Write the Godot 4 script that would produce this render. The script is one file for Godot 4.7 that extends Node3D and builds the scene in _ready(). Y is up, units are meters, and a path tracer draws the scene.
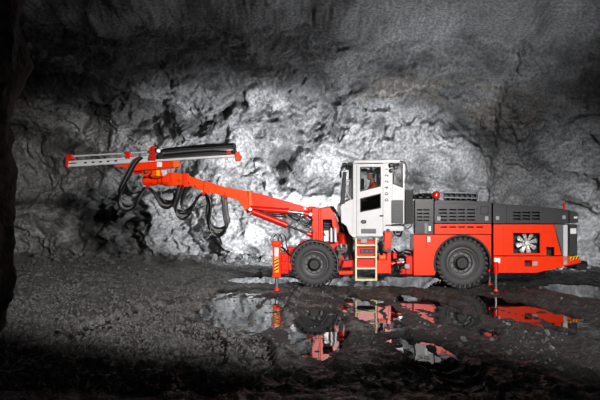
extends Node3D
# Underground drill rig in a rock chamber. Metres, y up; the rig's near side stands in the plane z = 0, the camera 15 m in front of it.

const CAM_Y := 2.14
const CAM_Z := 15.0
const FOCAL := 630.0            # focal length in pixels of a 600 x 400 frame

var M := {}
var used := {}
var sg := 1
var rig: Node3D

# ------------------------------------------------------------------ helpers
func V(px: float, py: float, z: float) -> Vector3:      # a point measured off the side elevation, at depth z
	var d := CAM_Z - z
	return Vector3((px - 300.0) / FOCAL * d, CAM_Y + (200.0 - py) / FOCAL * d, z)

func W(px: float, z: float) -> float:                   # a length measured off the side elevation, at depth z
	return px / FOCAL * (CAM_Z - z)

func new_st() -> SurfaceTool:
	var st := SurfaceTool.new()
	st.begin(Mesh.PRIMITIVE_TRIANGLES)
	return st

func tri(st: SurfaceTool, a: Vector3, b: Vector3, c: Vector3, out: Vector3, g := -1) -> void:
	if (c - a).cross(b - a).dot(out) < 0.0:
		var t := b
		b = c
		c = t
	var gg := 0xFFFFFFFF if g < 0 else g
	st.set_smooth_group(gg); st.add_vertex(a)
	st.set_smooth_group(gg); st.add_vertex(b)
	st.set_smooth_group(gg); st.add_vertex(c)

func quad(st: SurfaceTool, a: Vector3, b: Vector3, c: Vector3, d: Vector3, out: Vector3, g := -1) -> void:
	tri(st, a, b, c, out, g)
	tri(st, a, c, d, out, g)

func box(st: SurfaceTool, c: Vector3, s: Vector3, bev := 0.01, bs := Basis()) -> void:
	var h := s * 0.5
	var b := minf(bev, minf(h.x, minf(h.y, h.z)) * 0.6)
	var ax := [Vector3.RIGHT, Vector3.UP, Vector3.BACK]
	var hh := [h.x, h.y, h.z]
	for i in 3:
		var j := (i + 1) % 3
		var k := (i + 2) % 3
		for sgn in [-1.0, 1.0]:
			var n: Vector3 = ax[i] * sgn
			var p := []
			for q in [[-1, -1], [1, -1], [1, 1], [-1, 1]]:
				p.append(c + bs * (n * hh[i] + ax[j] * (q[0] * (hh[j] - b)) + ax[k] * (q[1] * (hh[k] - b))))
			quad(st, p[0], p[1], p[2], p[3], bs * n)
			for s2 in [-1.0, 1.0]:
				var n2: Vector3 = ax[j] * s2
				var o: Vector3 = n + n2
				var e := []
				for q in [-1.0, 1.0]:
					e.append(c + bs * (n * hh[i] + n2 * (hh[j] - b) + ax[k] * (q * (hh[k] - b))))
				for q in [1.0, -1.0]:
					e.append(c + bs * (n * (hh[i] - b) + n2 * hh[j] + ax[k] * (q * (hh[k] - b))))
				quad(st, e[0], e[1], e[2], e[3], bs * o)
	for x in [-1.0, 1.0]:
		for y in [-1.0, 1.0]:
			for z in [-1.0, 1.0]:
				tri(st, c + bs * Vector3(x * h.x, y * (h.y - b), z * (h.z - b)), c + bs * Vector3(x * (h.x - b), y * h.y, z * (h.z - b)), c + bs * Vector3(x * (h.x - b), y * (h.y - b), z * h.z), bs * Vector3(x, y, z))

func bx(st: SurfaceTool, x0: float, y0: float, x1: float, y1: float, z0: float, z1: float, bev := 0.01) -> void:
	var a := V(x0, y0, z1)
	var b := V(x1, y1, z1)
	box(st, Vector3((a.x + b.x) / 2, (a.y + b.y) / 2, (z0 + z1) / 2), Vector3(absf(b.x - a.x), absf(b.y - a.y), absf(z1 - z0)), bev)

func poly(a: Array, z: float) -> PackedVector2Array:
	var p := PackedVector2Array()
	for i in range(0, a.size(), 2):
		var v := V(a[i], a[i + 1], z)
		p.append(Vector2(v.x, v.y))
	return p

func inset(p: PackedVector2Array, b: float) -> PackedVector2Array:
	var area := 0.0
	var n := p.size()
	for i in n:
		area += p[i].cross(p[(i + 1) % n])
	var s := 1.0 if area > 0 else -1.0
	var r := PackedVector2Array()
	for i in n:
		var d0 := (p[i] - p[(i + n - 1) % n]).normalized()
		var d1 := (p[(i + 1) % n] - p[i]).normalized()
		var n0 := Vector2(-d0.y, d0.x) * s
		var n1 := Vector2(-d1.y, d1.x) * s
		var m := (n0 + n1)
		var l := maxf(m.length_squared(), 0.5)
		r.append(p[i] + m * (2.0 * b / l))
	return r

func prism2(st: SurfaceTool, p: PackedVector2Array, z0: float, z1: float, bev := 0.008) -> void:
	var n := p.size()
	var area := 0.0
	for i in n:
		area += p[i].cross(p[(i + 1) % n])
	var s := 1.0 if area > 0 else -1.0
	var q := inset(p, bev) if bev > 0 else p
	var idx := Geometry2D.triangulate_polygon(q)
	for i in range(0, idx.size(), 3):
		var a := q[idx[i]]
		var b := q[idx[i + 1]]
		var c := q[idx[i + 2]]
		tri(st, Vector3(a.x, a.y, z1), Vector3(b.x, b.y, z1), Vector3(c.x, c.y, z1), Vector3.BACK)
		tri(st, Vector3(a.x, a.y, z0), Vector3(b.x, b.y, z0), Vector3(c.x, c.y, z0), Vector3.FORWARD)
	for i in n:
		var j := (i + 1) % n
		var d := p[j] - p[i]
		var o := Vector3(d.y, -d.x, 0) * s
		if bev > 0:
			quad(st, Vector3(p[i].x, p[i].y, z1 - bev), Vector3(p[j].x, p[j].y, z1 - bev), Vector3(q[j].x, q[j].y, z1), Vector3(q[i].x, q[i].y, z1), o + Vector3(0, 0, d.length()))
			quad(st, Vector3(p[i].x, p[i].y, z0 + bev), Vector3(p[j].x, p[j].y, z0 + bev), Vector3(q[j].x, q[j].y, z0), Vector3(q[i].x, q[i].y, z0), o - Vector3(0, 0, d.length()))
		quad(st, Vector3(p[i].x, p[i].y, z0 + bev), Vector3(p[j].x, p[j].y, z0 + bev), Vector3(p[j].x, p[j].y, z1 - bev), Vector3(p[i].x, p[i].y, z1 - bev), o)

func prism(st: SurfaceTool, a: Array, z0: float, z1: float, bev := 0.008) -> void:
	prism2(st, poly(a, z1), z0, z1, bev)

# a panel with rectangular openings; its top edge may slope and its right edge may lean
func holed(st: SurfaceTool, x0: float, x1: float, yb: float, yt0: float, yt1: float, holes: Array, z0: float, z1: float, x1_top := -1.0) -> void:
	if x1_top < 0:
		x1_top = x1
	var xs := [x0, x1]
	var ys := [yb, minf(yt0, yt1)]
	for h in holes:
		for k in [0, 2]:
			if not xs.has(h[k]): xs.append(h[k])
		for k in [1, 3]:
			if not ys.has(h[k]): ys.append(h[k])
	xs.sort()
	ys.sort()
	var nx := xs.size() - 1
	var ny := ys.size() - 1
	var at := func(i: int, j: int, z: float) -> Vector3:
		var y: float = ys[j]
		var x: float = xs[i]
		if i == nx:
			x = lerpf(x1_top, x1, clampf((y - yt0) / (yb - yt0), 0, 1))
		if j == 0:
			y = lerpf(yt0, yt1, clampf((x - x0) / (x1 - x0), 0, 1))
		var v := V(x, y, z1)
		return Vector3(v.x, v.y, z)
	var open := func(i: int, j: int) -> bool:
		if i < 0 or j < 0 or i >= nx or j >= ny:
			return true
		var cx: float = (xs[i] + xs[i + 1]) / 2
		var cy: float = (ys[j] + ys[j + 1]) / 2
		for h in holes:
			if cx > h[0] and cx < h[2] and cy > h[1] and cy < h[3]:
				return true
		return false
	for i in nx:
		for j in ny:
			if open.call(i, j):
				continue
			var f := [at.call(i, j, z1), at.call(i + 1, j, z1), at.call(i + 1, j + 1, z1), at.call(i, j + 1, z1)]
			var b := [at.call(i, j, z0), at.call(i + 1, j, z0), at.call(i + 1, j + 1, z0), at.call(i, j + 1, z0)]
			quad(st, f[0], f[1], f[2], f[3], Vector3.BACK)
			quad(st, b[0], b[1], b[2], b[3], Vector3.FORWARD)
			var nb := [[0, -1, Vector3.UP], [1, 0, Vector3.RIGHT], [0, 1, Vector3.DOWN], [-1, 0, Vector3.LEFT]]
			for k in 4:
				if open.call(i + nb[k][0], j + nb[k][1]):
					var l := (k + 1) % 4
					quad(st, f[k], f[l], b[l], b[k], nb[k][2])

func frame_of(d: Vector3) -> Basis:                     # y along d
	var y := d.normalized()
	var x := y.cross(Vector3.BACK)
	if x.length() < 0.01:
		x = y.cross(Vector3.RIGHT)
	x = x.normalized()
	return Basis(x, y, x.cross(y))

# solid of revolution: profile of (radius, height along dir), from origin
func lathe(st: SurfaceTool, o: Vector3, dir: Vector3, pr: Array, n := 24, smooth := false) -> void:
	var bs := frame_of(dir)
	var area := 0.0
	for i in pr.size():
		area += pr[i].cross(pr[(i + 1) % pr.size()])
	var s := 1.0 if area > 0 else -1.0
	sg += 1
	for i in pr.size() - 1:
		var a: Vector2 = pr[i]
		var b: Vector2 = pr[i + 1]
		if a.distance_to(b) < 1e-6:
			continue
		if not smooth:
			sg += 1
		var d := b - a
		var no := Vector2(d.y, -d.x) * s
		for k in n:
			var t0 := TAU * k / n
			var t1 := TAU * (k + 1) / n
			var e0 := bs.x * cos(t0) + bs.z * sin(t0)
			var e1 := bs.x * cos(t1) + bs.z * sin(t1)
			var out := (e0 + e1).normalized() * no.x + bs.y * no.y
			var p0 := o + e0 * a.x + bs.y * a.y
			var p1 := o + e1 * a.x + bs.y * a.y
			var q0 := o + e0 * b.x + bs.y * b.y
			var q1 := o + e1 * b.x + bs.y * b.y
			if a.x < 1e-6:
				tri(st, p0, q0, q1, out, sg)
			elif b.x < 1e-6:
				tri(st, p0, p1, q0, out, sg)
			else:
				quad(st, p0, p1, q1, q0, out, sg)

func cyl(st: SurfaceTool, a: Vector3, b: Vector3, r: float, n := 14, r2 := -1.0) -> void:
	if r2 < 0:
		r2 = r
	var l := a.distance_to(b)
	var c := minf(r, minf(r2, l)) * 0.15
	lathe(st, a, b - a, [Vector2(0, 0), Vector2(r - c, 0), Vector2(r, c), Vector2(r2, l - c), Vector2(r2 - c, l), Vector2(0, l)], n)

func spline(pts: Array, step := 0.05) -> PackedVector3Array:
	var r := PackedVector3Array()
	for i in pts.size() - 1:
		var p0: Vector3 = pts[maxi(i - 1, 0)]
		var p1: Vector3 = pts[i]
		var p2: Vector3 = pts[i + 1]
		var p3: Vector3 = pts[mini(i + 2, pts.size() - 1)]
		var m := maxi(2, int(p1.distance_to(p2) / step))
		for k in m:
			r.append(p1.cubic_interpolate(p2, p0, p3, float(k) / m))
	r.append(pts[-1])
	return r

func tube(st: SurfaceTool, pts: PackedVector3Array, r: float, n := 8) -> void:
	sg += 1
	var x := Vector3.ZERO
	var rings := []
	for i in pts.size():
		var d := (pts[mini(i + 1, pts.size() - 1)] - pts[maxi(i - 1, 0)]).normalized()
		if x == Vector3.ZERO:
			x = frame_of(d).x
		x = (x - d * x.dot(d)).normalized()
		var y := d.cross(x)
		var ring := []
		for k in n:
			ring.append(pts[i] + (x * cos(TAU * k / n) + y * sin(TAU * k / n)) * r)
		rings.append(ring)
	for i in pts.size() - 1:
		for k in n:
			var l := (k + 1) % n
			quad(st, rings[i][k], rings[i][l], rings[i + 1][l], rings[i + 1][k], rings[i][k] + rings[i][l] - pts[i] * 2, sg)
	for e in [0, pts.size() - 1]:
		var o: Vector3 = pts[e] - pts[1 if e == 0 else e - 1]
		for k in n:
			tri(st, pts[e], rings[e][k], rings[e][(k + 1) % n], o)

func numbered(n: String) -> String:
	used[n] = used.get(n, -1) + 1
	return n if used[n] == 0 else "%s_%03d" % [n, used[n]]

# commits a SurfaceTool as one named mesh; parts of the rig are written in scene coordinates and set back by the rig's own place
func part(called: String, st: SurfaceTool, mat: Material, parent: Node = null) -> MeshInstance3D:
	st.generate_normals()
	var o := MeshInstance3D.new()
	o.mesh = st.commit()
	o.material_override = mat
	o.name = called
	if parent == null:
		parent = rig
	parent.add_child(o, true)
	if parent == rig:
		o.position = -rig.position
	return o

func tag(o: Node, label: String, category: String, group := "", kind := "") -> void:
	o.set_meta("label", label)
	if category: o.set_meta("category", category)
	if group: o.set_meta("group", group)
	if kind: o.set_meta("kind", kind)

func noise(seed_: int, freq: float, oct := 4, type := FastNoiseLite.TYPE_SIMPLEX_SMOOTH) -> FastNoiseLite:
	var n := FastNoiseLite.new()
	n.seed = seed_
	n.frequency = freq
	n.noise_type = type
	n.fractal_type = FastNoiseLite.FRACTAL_FBM if oct > 1 else FastNoiseLite.FRACTAL_NONE
	n.fractal_octaves = oct
	return n

func noise_tex(n: FastNoiseLite, size: int, lo: float, hi: float, contrast := 1.0) -> ImageTexture:
	var im := n.get_seamless_image(size, size)
	im.convert(Image.FORMAT_L8)
	var d := im.get_data()
	var lut := PackedByteArray()
	for i in 256:
		var t := clampf((i / 255.0 - 0.5) * contrast + 0.5, 0, 1)
		lut.append(int(255 * lerpf(lo, hi, t)))
	for i in d.size():
		d[i] = lut[d[i]]
	return ImageTexture.create_from_image(Image.create_from_data(size, size, false, Image.FORMAT_L8, d))

func mat(called: String, c: Color, rough := 0.5, metal := 0.0, coat := 0.0) -> StandardMaterial3D:
	var m := StandardMaterial3D.new()
	m.resource_name = called
	m.albedo_color = c
	m.roughness = rough
	m.metallic = metal
	if coat > 0:
		m.clearcoat_enabled = true
		m.clearcoat = coat
		m.clearcoat_roughness = 0.15
	M[called] = m
	return m

func triplanar(m: StandardMaterial3D, scale: float) -> void:
	m.uv1_triplanar = true
	m.uv1_world_triplanar = true
	m.uv1_scale = Vector3.ONE * scale

# ------------------------------------------------------------------ ready
func _ready() -> void:
	set_view_and_light()
	make_materials()
	build_chamber()
	build_floor()
	build_rig()
	build_person()
	build_stones()

func set_view_and_light() -> void:
	var cam := Camera3D.new()
	cam.name = "camera"
	cam.fov = rad_to_deg(2.0 * atan(200.0 / FOCAL))
	cam.position = Vector3(0, CAM_Y, CAM_Z)
	cam.far = 200.0
	add_child(cam)
	cam.current = true
	var env := Environment.new()
	env.background_mode = Environment.BG_COLOR
	env.background_color = Color(0, 0, 0)
	env.tonemap_mode = Environment.TONE_MAPPER_LINEAR
	env.tonemap_exposure = 1.0
	env.sdfgi_enabled = true
	env.ssao_enabled = true
	env.ssil_enabled = true
	var we := WorldEnvironment.new()
	we.name = "environment"
	we.environment = env
	add_child(we)
	# lamps: two high floods in front beside the camera, and floods on the ground behind the rig that wash the rock face
	flood_lamp(Vector3(5.6, 5.6, 15.6), Vector3(-3.3, 1.1, 0.4), 430.0, 16.5, 0.5, Color(1, 0.985, 0.97), "tall flood lamp mast far in front of the rig, turned to the drill feed")
	flood_lamp(Vector3(1.9, 5.6, 15.6), Vector3(0.8, 1.0, 0.4), 140.0, 16.0, 0.5, Color(1, 0.985, 0.97), "tall flood lamp mast far in front of the rig, turned to the cab")
	flood_lamp(Vector3(3.8, 5.6, 15.6), Vector3(4.8, 0.5, 1.2), 320.0, 18.5, 0.5, Color(1, 0.985, 0.97), "tall flood lamp mast far in front of the rig, turned to the radiator fan")
	flood_lamp(Vector3(0.5, 0.95, -2.6), Vector3(-1.0, 2.1, -7.0), 135.0, 46.0, 0.18, Color(0.97, 0.98, 1), "low flood lamp behind the front wheel turned to the pale rock")
	flood_lamp(Vector3(4.45, 1.4, -2.7), Vector3(3.0, 1.8, -7.0), 95.0, 52.0, 0.18, Color(0.97, 0.98, 1), "low flood lamp behind the rear wheel turned to the rock")
	flood_lamp(Vector3(5.0, 1.1, -2.5), Vector3(2.2, 7.6, -4.2), 34.0, 64.0, 0.18, Color(0.97, 0.98, 1), "unseen lamp added behind the rear wheel to brighten the roof")  # unseen lamp, added to lift the dark roof
	flood_lamp(Vector3(6.6, 0.8, -3.2), Vector3(8.8, 1.2, -5.2), 15.0, 58.0, 0.16, Color(0.97, 0.98, 1), "low flood lamp behind the radiator fan turned to the rock")

func flood_lamp(at: Vector3, to: Vector3, energy: float, cone: float, size: float, col: Color, label: String) -> void:
	var o := Node3D.new()
	o.name = numbered("flood_lamp")
	o.position = Vector3(at.x, 0, at.z)
	add_child(o)
	tag(o, label, "lamp", "flood lamps")
	var metal := StandardMaterial3D.new()
	metal.albedo_color = Color(0.12, 0.12, 0.13)
	metal.roughness = 0.5
	var glow := StandardMaterial3D.new()
	glow.albedo_color = Color(0.9, 0.9, 0.9)
	glow.emission_enabled = true
	glow.emission = col
	glow.emission_energy_multiplier = 1.0
	var h := at.y
	var d := (to - at).normalized()
	var bs := frame_of(d)
	var head := Vector3(0, h, 0)
	var st := new_st()
	cyl(st, Vector3(0, 0.35, 0), head - d * 0.12, 0.025, 10)
	part("mast", st, metal, o)
	for k in 3:
		st = new_st()
		var a := TAU * k / 3.0 + 0.4
		cyl(st, Vector3(0, 0.75, 0), Vector3(cos(a) * 0.45, 0.0, sin(a) * 0.45), 0.018, 8)
		part("tripod_leg", st, metal, o)
	st = new_st()
	var s := size * 1.9
	box(st, head - d * 0.07, Vector3(s + 0.06, 0.14, s + 0.06), 0.02, bs)
	part("housing", st, metal, o)
	st = new_st()
	box(st, head + d * 0.006, Vector3(s, 0.012, s), 0.003, bs)
	part("lamp_face", st, glow, o)
	var l := SpotLight3D.new()
	l.name = "lamp_light"
	l.light_energy = energy
	l.light_color = col
	l.light_size = size
	l.spot_range = 40.0
	l.spot_attenuation = 2.0
	l.spot_angle = cone
	l.spot_angle_attenuation = 0.6
	l.shadow_enabled = true
	o.add_child(l)
	l.position = head + d * 0.05
	l.basis = Basis.looking_at(d, Vector3.UP)

func make_materials() -> void:
	var scuff := noise_tex(noise(31, 0.012, 5), 512, 0.965, 1.0, 1.2)
	var rscuff := noise_tex(noise(32, 0.02, 5), 512, 0.85, 1.0, 1.3)
	mat("red", Color(0.94, 0.20, 0.01), 0.3)
	mat("crimson", Color(0.82, 0.11, 0.02), 0.3)
	mat("orange", Color(0.95, 0.28, 0.01), 0.3)
	mat("white", Color(0.81, 0.81, 0.82), 0.3)
	mat("hood", Color(0.235, 0.235, 0.245), 0.35)
	mat("panel_grey", Color(0.42, 0.43, 0.45), 0.35, 0.3, 0.3)
	mat("black", Color(0.035, 0.035, 0.038), 0.55)
	mat("rubber", Color(0.13, 0.13, 0.132), 0.72)
	mat("tyre", Color(0.20, 0.20, 0.205), 0.78)
	mat("hose", Color(0.05, 0.05, 0.053), 0.3)
	mat("hose_grey", Color(0.36, 0.36, 0.36), 0.42)
	mat("rim", Color(0.32, 0.32, 0.33), 0.55, 0.2)
	mat("steel", Color(0.72, 0.72, 0.73), 0.28, 0.9)
	mat("aluminium", Color(0.84, 0.84, 0.85), 0.42, 0.35)
	mat("dark_steel", Color(0.2, 0.2, 0.21), 0.45, 0.6)
	mat("yellow", Color(0.95, 0.68, 0.06), 0.5)
	mat("amber", Color(0.95, 0.37, 0.04), 0.45)
	mat("cream", Color(0.88, 0.82, 0.66), 0.5)
	mat("sticker", Color(0.55, 0.57, 0.6), 0.55)
	mat("label", Color(0.88, 0.88, 0.88), 0.55)
	mat("beacon", Color(0.85, 0.09, 0.03), 0.2, 0.0, 1.0)
	mat("lens", Color(0.7, 0.7, 0.7), 0.15, 0.2)
	for k in ["red", "crimson", "orange", "white", "hood", "panel_grey", "tyre", "rim"]:
		var m: StandardMaterial3D = M[k]
		m.albedo_texture = scuff
		if k in ["tyre", "rim", "hood"]:
			m.roughness_texture = rscuff
		triplanar(m, 0.7)
	var g := mat("glass", Color(0.25, 0.28, 0.28, 0.16), 0.03)
	g.transparency = BaseMaterial3D.TRANSPARENCY_ALPHA
	# rock: mid grey with a fine crushed grain and a relief of its own
	var rock := mat("rock", Color(1, 1, 1), 0.82)
	rock.vertex_color_use_as_albedo = true
	rock.albedo_texture = noise_tex(noise(41, 0.03, 7), 1024, 0.6, 1.0, 2.0)
	var rh := noise(42, 0.011, 7)
	rh.fractal_type = FastNoiseLite.FRACTAL_RIDGED
	rh.fractal_gain = 0.62
	rock.heightmap_enabled = true
	rock.heightmap_texture = noise_tex(rh, 1024, 0.0, 1.0, 1.2)
	rock.heightmap_scale = 3.2
	triplanar(rock, 0.25)
	var mud := mat("mud", Color(1, 1, 1), 1.0)
	mud.vertex_color_use_as_albedo = true
	mud.albedo_texture = noise_tex(noise(51, 0.03, 6), 1024, 0.4, 1.0, 2.0)
	mud.roughness_texture = noise_tex(noise(52, 0.012, 5), 512, 0.3, 0.8, 2.2)
	mud.heightmap_enabled = true
	mud.heightmap_texture = noise_tex(noise(53, 0.04, 5), 1024, 0.0, 1.0, 1.6)
	mud.heightmap_scale = 3.0
	triplanar(mud, 0.6)
	var tint := mat("darkened_glass", Color(0.03, 0.035, 0.035, 0.72), 0.04)  # pane darkened to stand in for the shaded cab interior
	tint.transparency = BaseMaterial3D.TRANSPARENCY_ALPHA
	var water := mat("water", Color(0.035, 0.034, 0.033), 0.03)
	water.metallic_specular = 0.5
	var wn := noise(54, 0.01, 3).get_seamless_image(512, 512)
	wn.bump_map_to_normal_map(1.5)
	water.normal_enabled = true
	water.normal_texture = ImageTexture.create_from_image(wn)
	water.normal_scale = 0.16
	triplanar(water, 0.3)
	var stone := mat("stone", Color(0.42, 0.42, 0.42), 0.85)
	stone.albedo_texture = rock.albedo_texture
	triplanar(stone, 1.1)
	var skin := mat("figure", Color(1, 1, 1), 0.7)
	skin.vertex_color_use_as_albedo = true

# ------------------------------------------------------------------ the rock chamber
func smooth(a: float, b: float, x: float) -> float:
	return smoothstep(a, b, x)

func bump(x: float, y: float, cx: float, cy: float, rx: float, ry: float) -> float:
	var d := Vector2((x - cx) / rx, (y - cy) / ry).length()
	return 1.0 - smoothstep(0.35, 1.0, d)

func grid_mesh(pos: Array, col: Array, rows: int, cols: int, up: Vector3) -> ArrayMesh:
	var P: PackedVector3Array = pos[0]
	var C: PackedColorArray = col[0]
	var N := PackedVector3Array()
	N.resize(P.size())
	for j in rows:
		for i in cols:
			var k := j * cols + i
			var dx := P[j * cols + mini(i + 1, cols - 1)] - P[j * cols + maxi(i - 1, 0)]
			var dy := P[mini(j + 1, rows - 1) * cols + i] - P[maxi(j - 1, 0) * cols + i]
			N[k] = dx.cross(dy).normalized()
	var flip := N[P.size() / 2].dot(up) < 0
	if flip:
		for k in N.size():
			N[k] = -N[k]
	var I := PackedInt32Array()
	I.resize((rows - 1) * (cols - 1) * 6)
	var t := 0
	for j in rows - 1:
		for i in cols - 1:
			var a := j * cols + i
			var b := a + 1
			var c := a + cols
			var d := c + 1
			var q := [a, b, d, a, d, c] if flip else [a, d, b, a, c, d]
			for v in q:
				I[t] = v
				t += 1
	var arr := []
	arr.resize(Mesh.ARRAY_MAX)
	arr[Mesh.ARRAY_VERTEX] = P
	arr[Mesh.ARRAY_NORMAL] = N
	arr[Mesh.ARRAY_COLOR] = C
	arr[Mesh.ARRAY_INDEX] = I
	var me := ArrayMesh.new()
	me.add_surface_from_arrays(Mesh.PRIMITIVE_TRIANGLES, arr)
	return me

func plain_mesh(called: String, me: Mesh, m: Material) -> MeshInstance3D:
	var o := MeshInstance3D.new()
	o.mesh = me
	o.material_override = m
	o.name = called
	add_child(o)
	return o

# angular facets: values on a lattice joined by flat triangles
func hash01(i: int, j: int, k: int) -> float:
	var h := (i * 374761393 + j * 668265263 + k * 2147483647) & 0x7fffffff
	h = ((h ^ (h >> 13)) * 1274126177) & 0x7fffffff
	return float((h ^ (h >> 16)) & 0xffff) / 65535.0

func facet(x: float, y: float, turn: float, size: float, k: int) -> float:
	var p := Vector2(x, y).rotated(turn) / size
	var i := int(floor(p.x))
	var j := int(floor(p.y))
	var u := p.x - i
	var v := p.y - j
	var a := hash01(i, j, k)
	var b := hash01(i + 1, j, k)
	var c := hash01(i, j + 1, k)
	var d := hash01(i + 1, j + 1, k)
	if hash01(i, j, k + 50) < 0.5:
		return (a + (b - a) * u + (d - b) * v if u > v else a + (d - c) * u + (c - a) * v) * 2.0 - 1.0
	return (a + (b - a) * u + (c - a) * v if u + v < 1.0 else d + (c - d) * (1.0 - u) + (b - d) * (1.0 - v)) * 2.0 - 1.0

func build_chamber() -> void:
	var n_big := noise(1, 0.16, 3)
	var n_mid := noise(2, 0.55, 4)
	n_mid.fractal_type = FastNoiseLite.FRACTAL_RIDGED
	var n_fine := noise(3, 2.2, 4)
	var n_warp := noise(4, 0.7, 3)
	var cell := noise(5, 0.75, 1, FastNoiseLite.TYPE_CELLULAR)
	cell.cellular_return_type = FastNoiseLite.RETURN_CELL_VALUE
	cell.cellular_jitter = 1.0
	var cell2 := noise(6, 2.3, 1, FastNoiseLite.TYPE_CELLULAR)
	cell2.cellular_return_type = FastNoiseLite.RETURN_CELL_VALUE
	var chip := noise(11, 2.3, 1, FastNoiseLite.TYPE_CELLULAR)
	chip.cellular_return_type = FastNoiseLite.RETURN_DISTANCE
	chip.cellular_distance_function = FastNoiseLite.DISTANCE_MANHATTAN
	var chip2 := noise(12, 5.5, 1, FastNoiseLite.TYPE_CELLULAR)
	chip2.cellular_return_type = FastNoiseLite.RETURN_DISTANCE
	chip2.cellular_distance_function = FastNoiseLite.DISTANCE_MANHATTAN
	var crack := noise(7, 0.6, 1, FastNoiseLite.TYPE_CELLULAR)
	crack.cellular_return_type = FastNoiseLite.RETURN_DISTANCE2_SUB
	var n_col := noise(8, 0.5, 5)
	var n_streak := noise(9, 0.5, 5)
	# profile of the back wall turning into the ceiling: (z, y)
	var prof := Curve2D.new()
	for p in [[-6.95, -0.5], [-7.05, 1.5], [-7.1, 3.4], [-6.85, 5.0], [-6.0, 6.3], [-4.3, 7.3], [-1.6, 8.1], [2.5, 8.5], [8.0, 8.5], [14.0, 8.2], [19.0, 7.0]]:
		prof.add_point(Vector2(p[0], p[1]), Vector2(0, 0), Vector2(0, 0))
	var length := prof.get_baked_length()
	var x0 := -12.5
	var x1 := 12.5
	var dx := 0.042
	var cols := int((x1 - x0) / dx) + 1
	var fine := 9.6                                       # length of the profile that the frame sees
	var rows := int(fine / 0.05) + 1
	var extra := 40
	var total := rows + extra
	var P := PackedVector3Array()
	var C := PackedColorArray()
	P.resize(total * cols)
	C.resize(total * cols)
	for j in total:
		var s := j * 0.05 if j < rows else fine + (length - fine) * float(j - rows + 1) / extra
		var b := prof.sample_baked(s)
		var b2 := prof.sample_baked(minf(s + 0.4, length)) - prof.sample_baked(maxf(s - 0.4, 0))
		var nrm := Vector3(0, -b2.x, b2.y).normalized()    # into the room
		for i in cols:
			var x := x0 + i * dx
			# the right end of the wall stands forward as a buttress, the roof sags over it
			var fwd := smooth(7.9, 9.4, x) * 2.0 * (1.0 - smooth(6.0, 9.5, s) * 0.3) - bump(x, 3.0, 7.5, 3.0, 0.9, 3.0) * 0.6 * smooth(0.5, 1.5, s)
			var sag := smooth(5.0, 7.0, s) * (0.15 * smooth(-1.0, 1.5, x) + 0.4 * smooth(6.0, 10.0, x))
			var p := Vector3(x, b.y - sag, b.x + fwd)
			# the face on the right is hollowed under an arch, whose layers run round it
			var ring := Vector2((x - 4.44) / 4.3, (p.y - 1.8) / 4.6)
			var el := ring.length() + n_warp.get_noise_3dv(p * 0.8) * 0.09
			var right := smooth(0.0, 1.6, x)
			# a pale slab leans across the face over the boom
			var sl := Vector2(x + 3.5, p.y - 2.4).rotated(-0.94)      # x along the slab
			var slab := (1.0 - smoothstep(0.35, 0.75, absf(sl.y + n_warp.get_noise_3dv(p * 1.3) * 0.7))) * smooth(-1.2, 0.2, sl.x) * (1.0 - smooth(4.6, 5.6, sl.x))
			var q := p + Vector3(n_warp.get_noise_3dv(p), n_warp.get_noise_3dv(p + Vector3(31, 0, 0)), n_warp.get_noise_3dv(p + Vector3(0, 57, 0))) * 0.55
			# strata dip down to the right on the left half of the wall, arch over on the right half
			var tilt := Vector3(q.x * 0.55, q.y * 1.5 + q.x * 0.45, q.z)
			var c1 := cell.get_noise_3dv(tilt)
			var c2 := cell2.get_noise_3dv(q * Vector3(0.8, 1.2, 1.0))
			var cr := crack.get_noise_3dv(tilt + Vector3(7, 3, 1))
			var groove := 1.0 - smoothstep(-1.0, -0.9, cr)
			var big := n_big.get_noise_3dv(p)
			var mid := n_mid.get_noise_3dv(q)
			var fi := n_fine.get_noise_3dv(p)
			var soft := 1.0 - 0.6 * smooth(5.5, 7.5, s)     # the roof is smoother
			var wx := q.x * 0.3 + p.x * 0.7
			var wy := (s + (q.y - p.y) * 0.35) * 1.15 + wx * 0.3
			var fc := facet(wx, wy, 0.5, 1.7, 1) * 0.42 + facet(wx, wy, -0.35, 0.75, 2) * 0.26 - chip.get_noise_3dv(q) * 0.13 - chip2.get_noise_3dv(q + Vector3(5, 2, 9)) * 0.05
			var d := big * 0.6 + (fc + c1 * 0.13 + c2 * 0.04 - groove * 0.10) * soft * (1.0 - slab * 0.5) + mid * 0.06 + fi * 0.05
			# crevices seen in the face
			var cv := 0.0
			cv += bump(p.x + n_warp.get_noise_2d(p.y * 1.4, 3.0) * 0.8, p.y, -5.75, 1.0, 0.45, 1.7)
			cv += bump(p.x - (p.y - 3.8) * 0.12 + n_warp.get_noise_2d(p.y * 0.9, 9.0) * 0.5 + c1 * 0.12, p.y, -0.6, 3.7, 0.5, 2.1) * 0.75
			cv += bump(p.x, p.y, 7.85, 1.9, 0.8, 0.85)
			cv += bump(p.x + n_warp.get_noise_2d(p.y * 1.4, 20.0) * 0.6, p.y, -7.35, 1.2, 0.35, 1.3) * 0.6
			d -= cv * 0.7
			d += right * (smoothstep(0.9, 1.06, el) * 0.22 + smoothstep(1.12, 1.3, el) * 0.14 + smoothstep(0.78, 0.84, el) * 0.10) * smooth(2.2, 3.6, p.y + ring.x * 1.5) + slab * 0.12
			p += nrm * d
			P[j * cols + i] = p
			# colour of the rock itself: pale and dark veins following the strata
			var v := n_col.get_noise_3dv(tilt * Vector3(0.7, 1.0, 1.0))
			var st := n_streak.get_noise_3dv(Vector3(q.x * 0.35, q.y * 1.6 + q.x * 0.5, q.z))
			var a := 0.21 + v * 0.17 + lerpf(st, n_streak.get_noise_3dv(Vector3(el * 9.0, ring.angle() * 1.6, 3.0)), right * 0.8) * 0.2 + c2 * 0.03 + c1 * 0.03
			a += slab * 0.13
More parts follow.
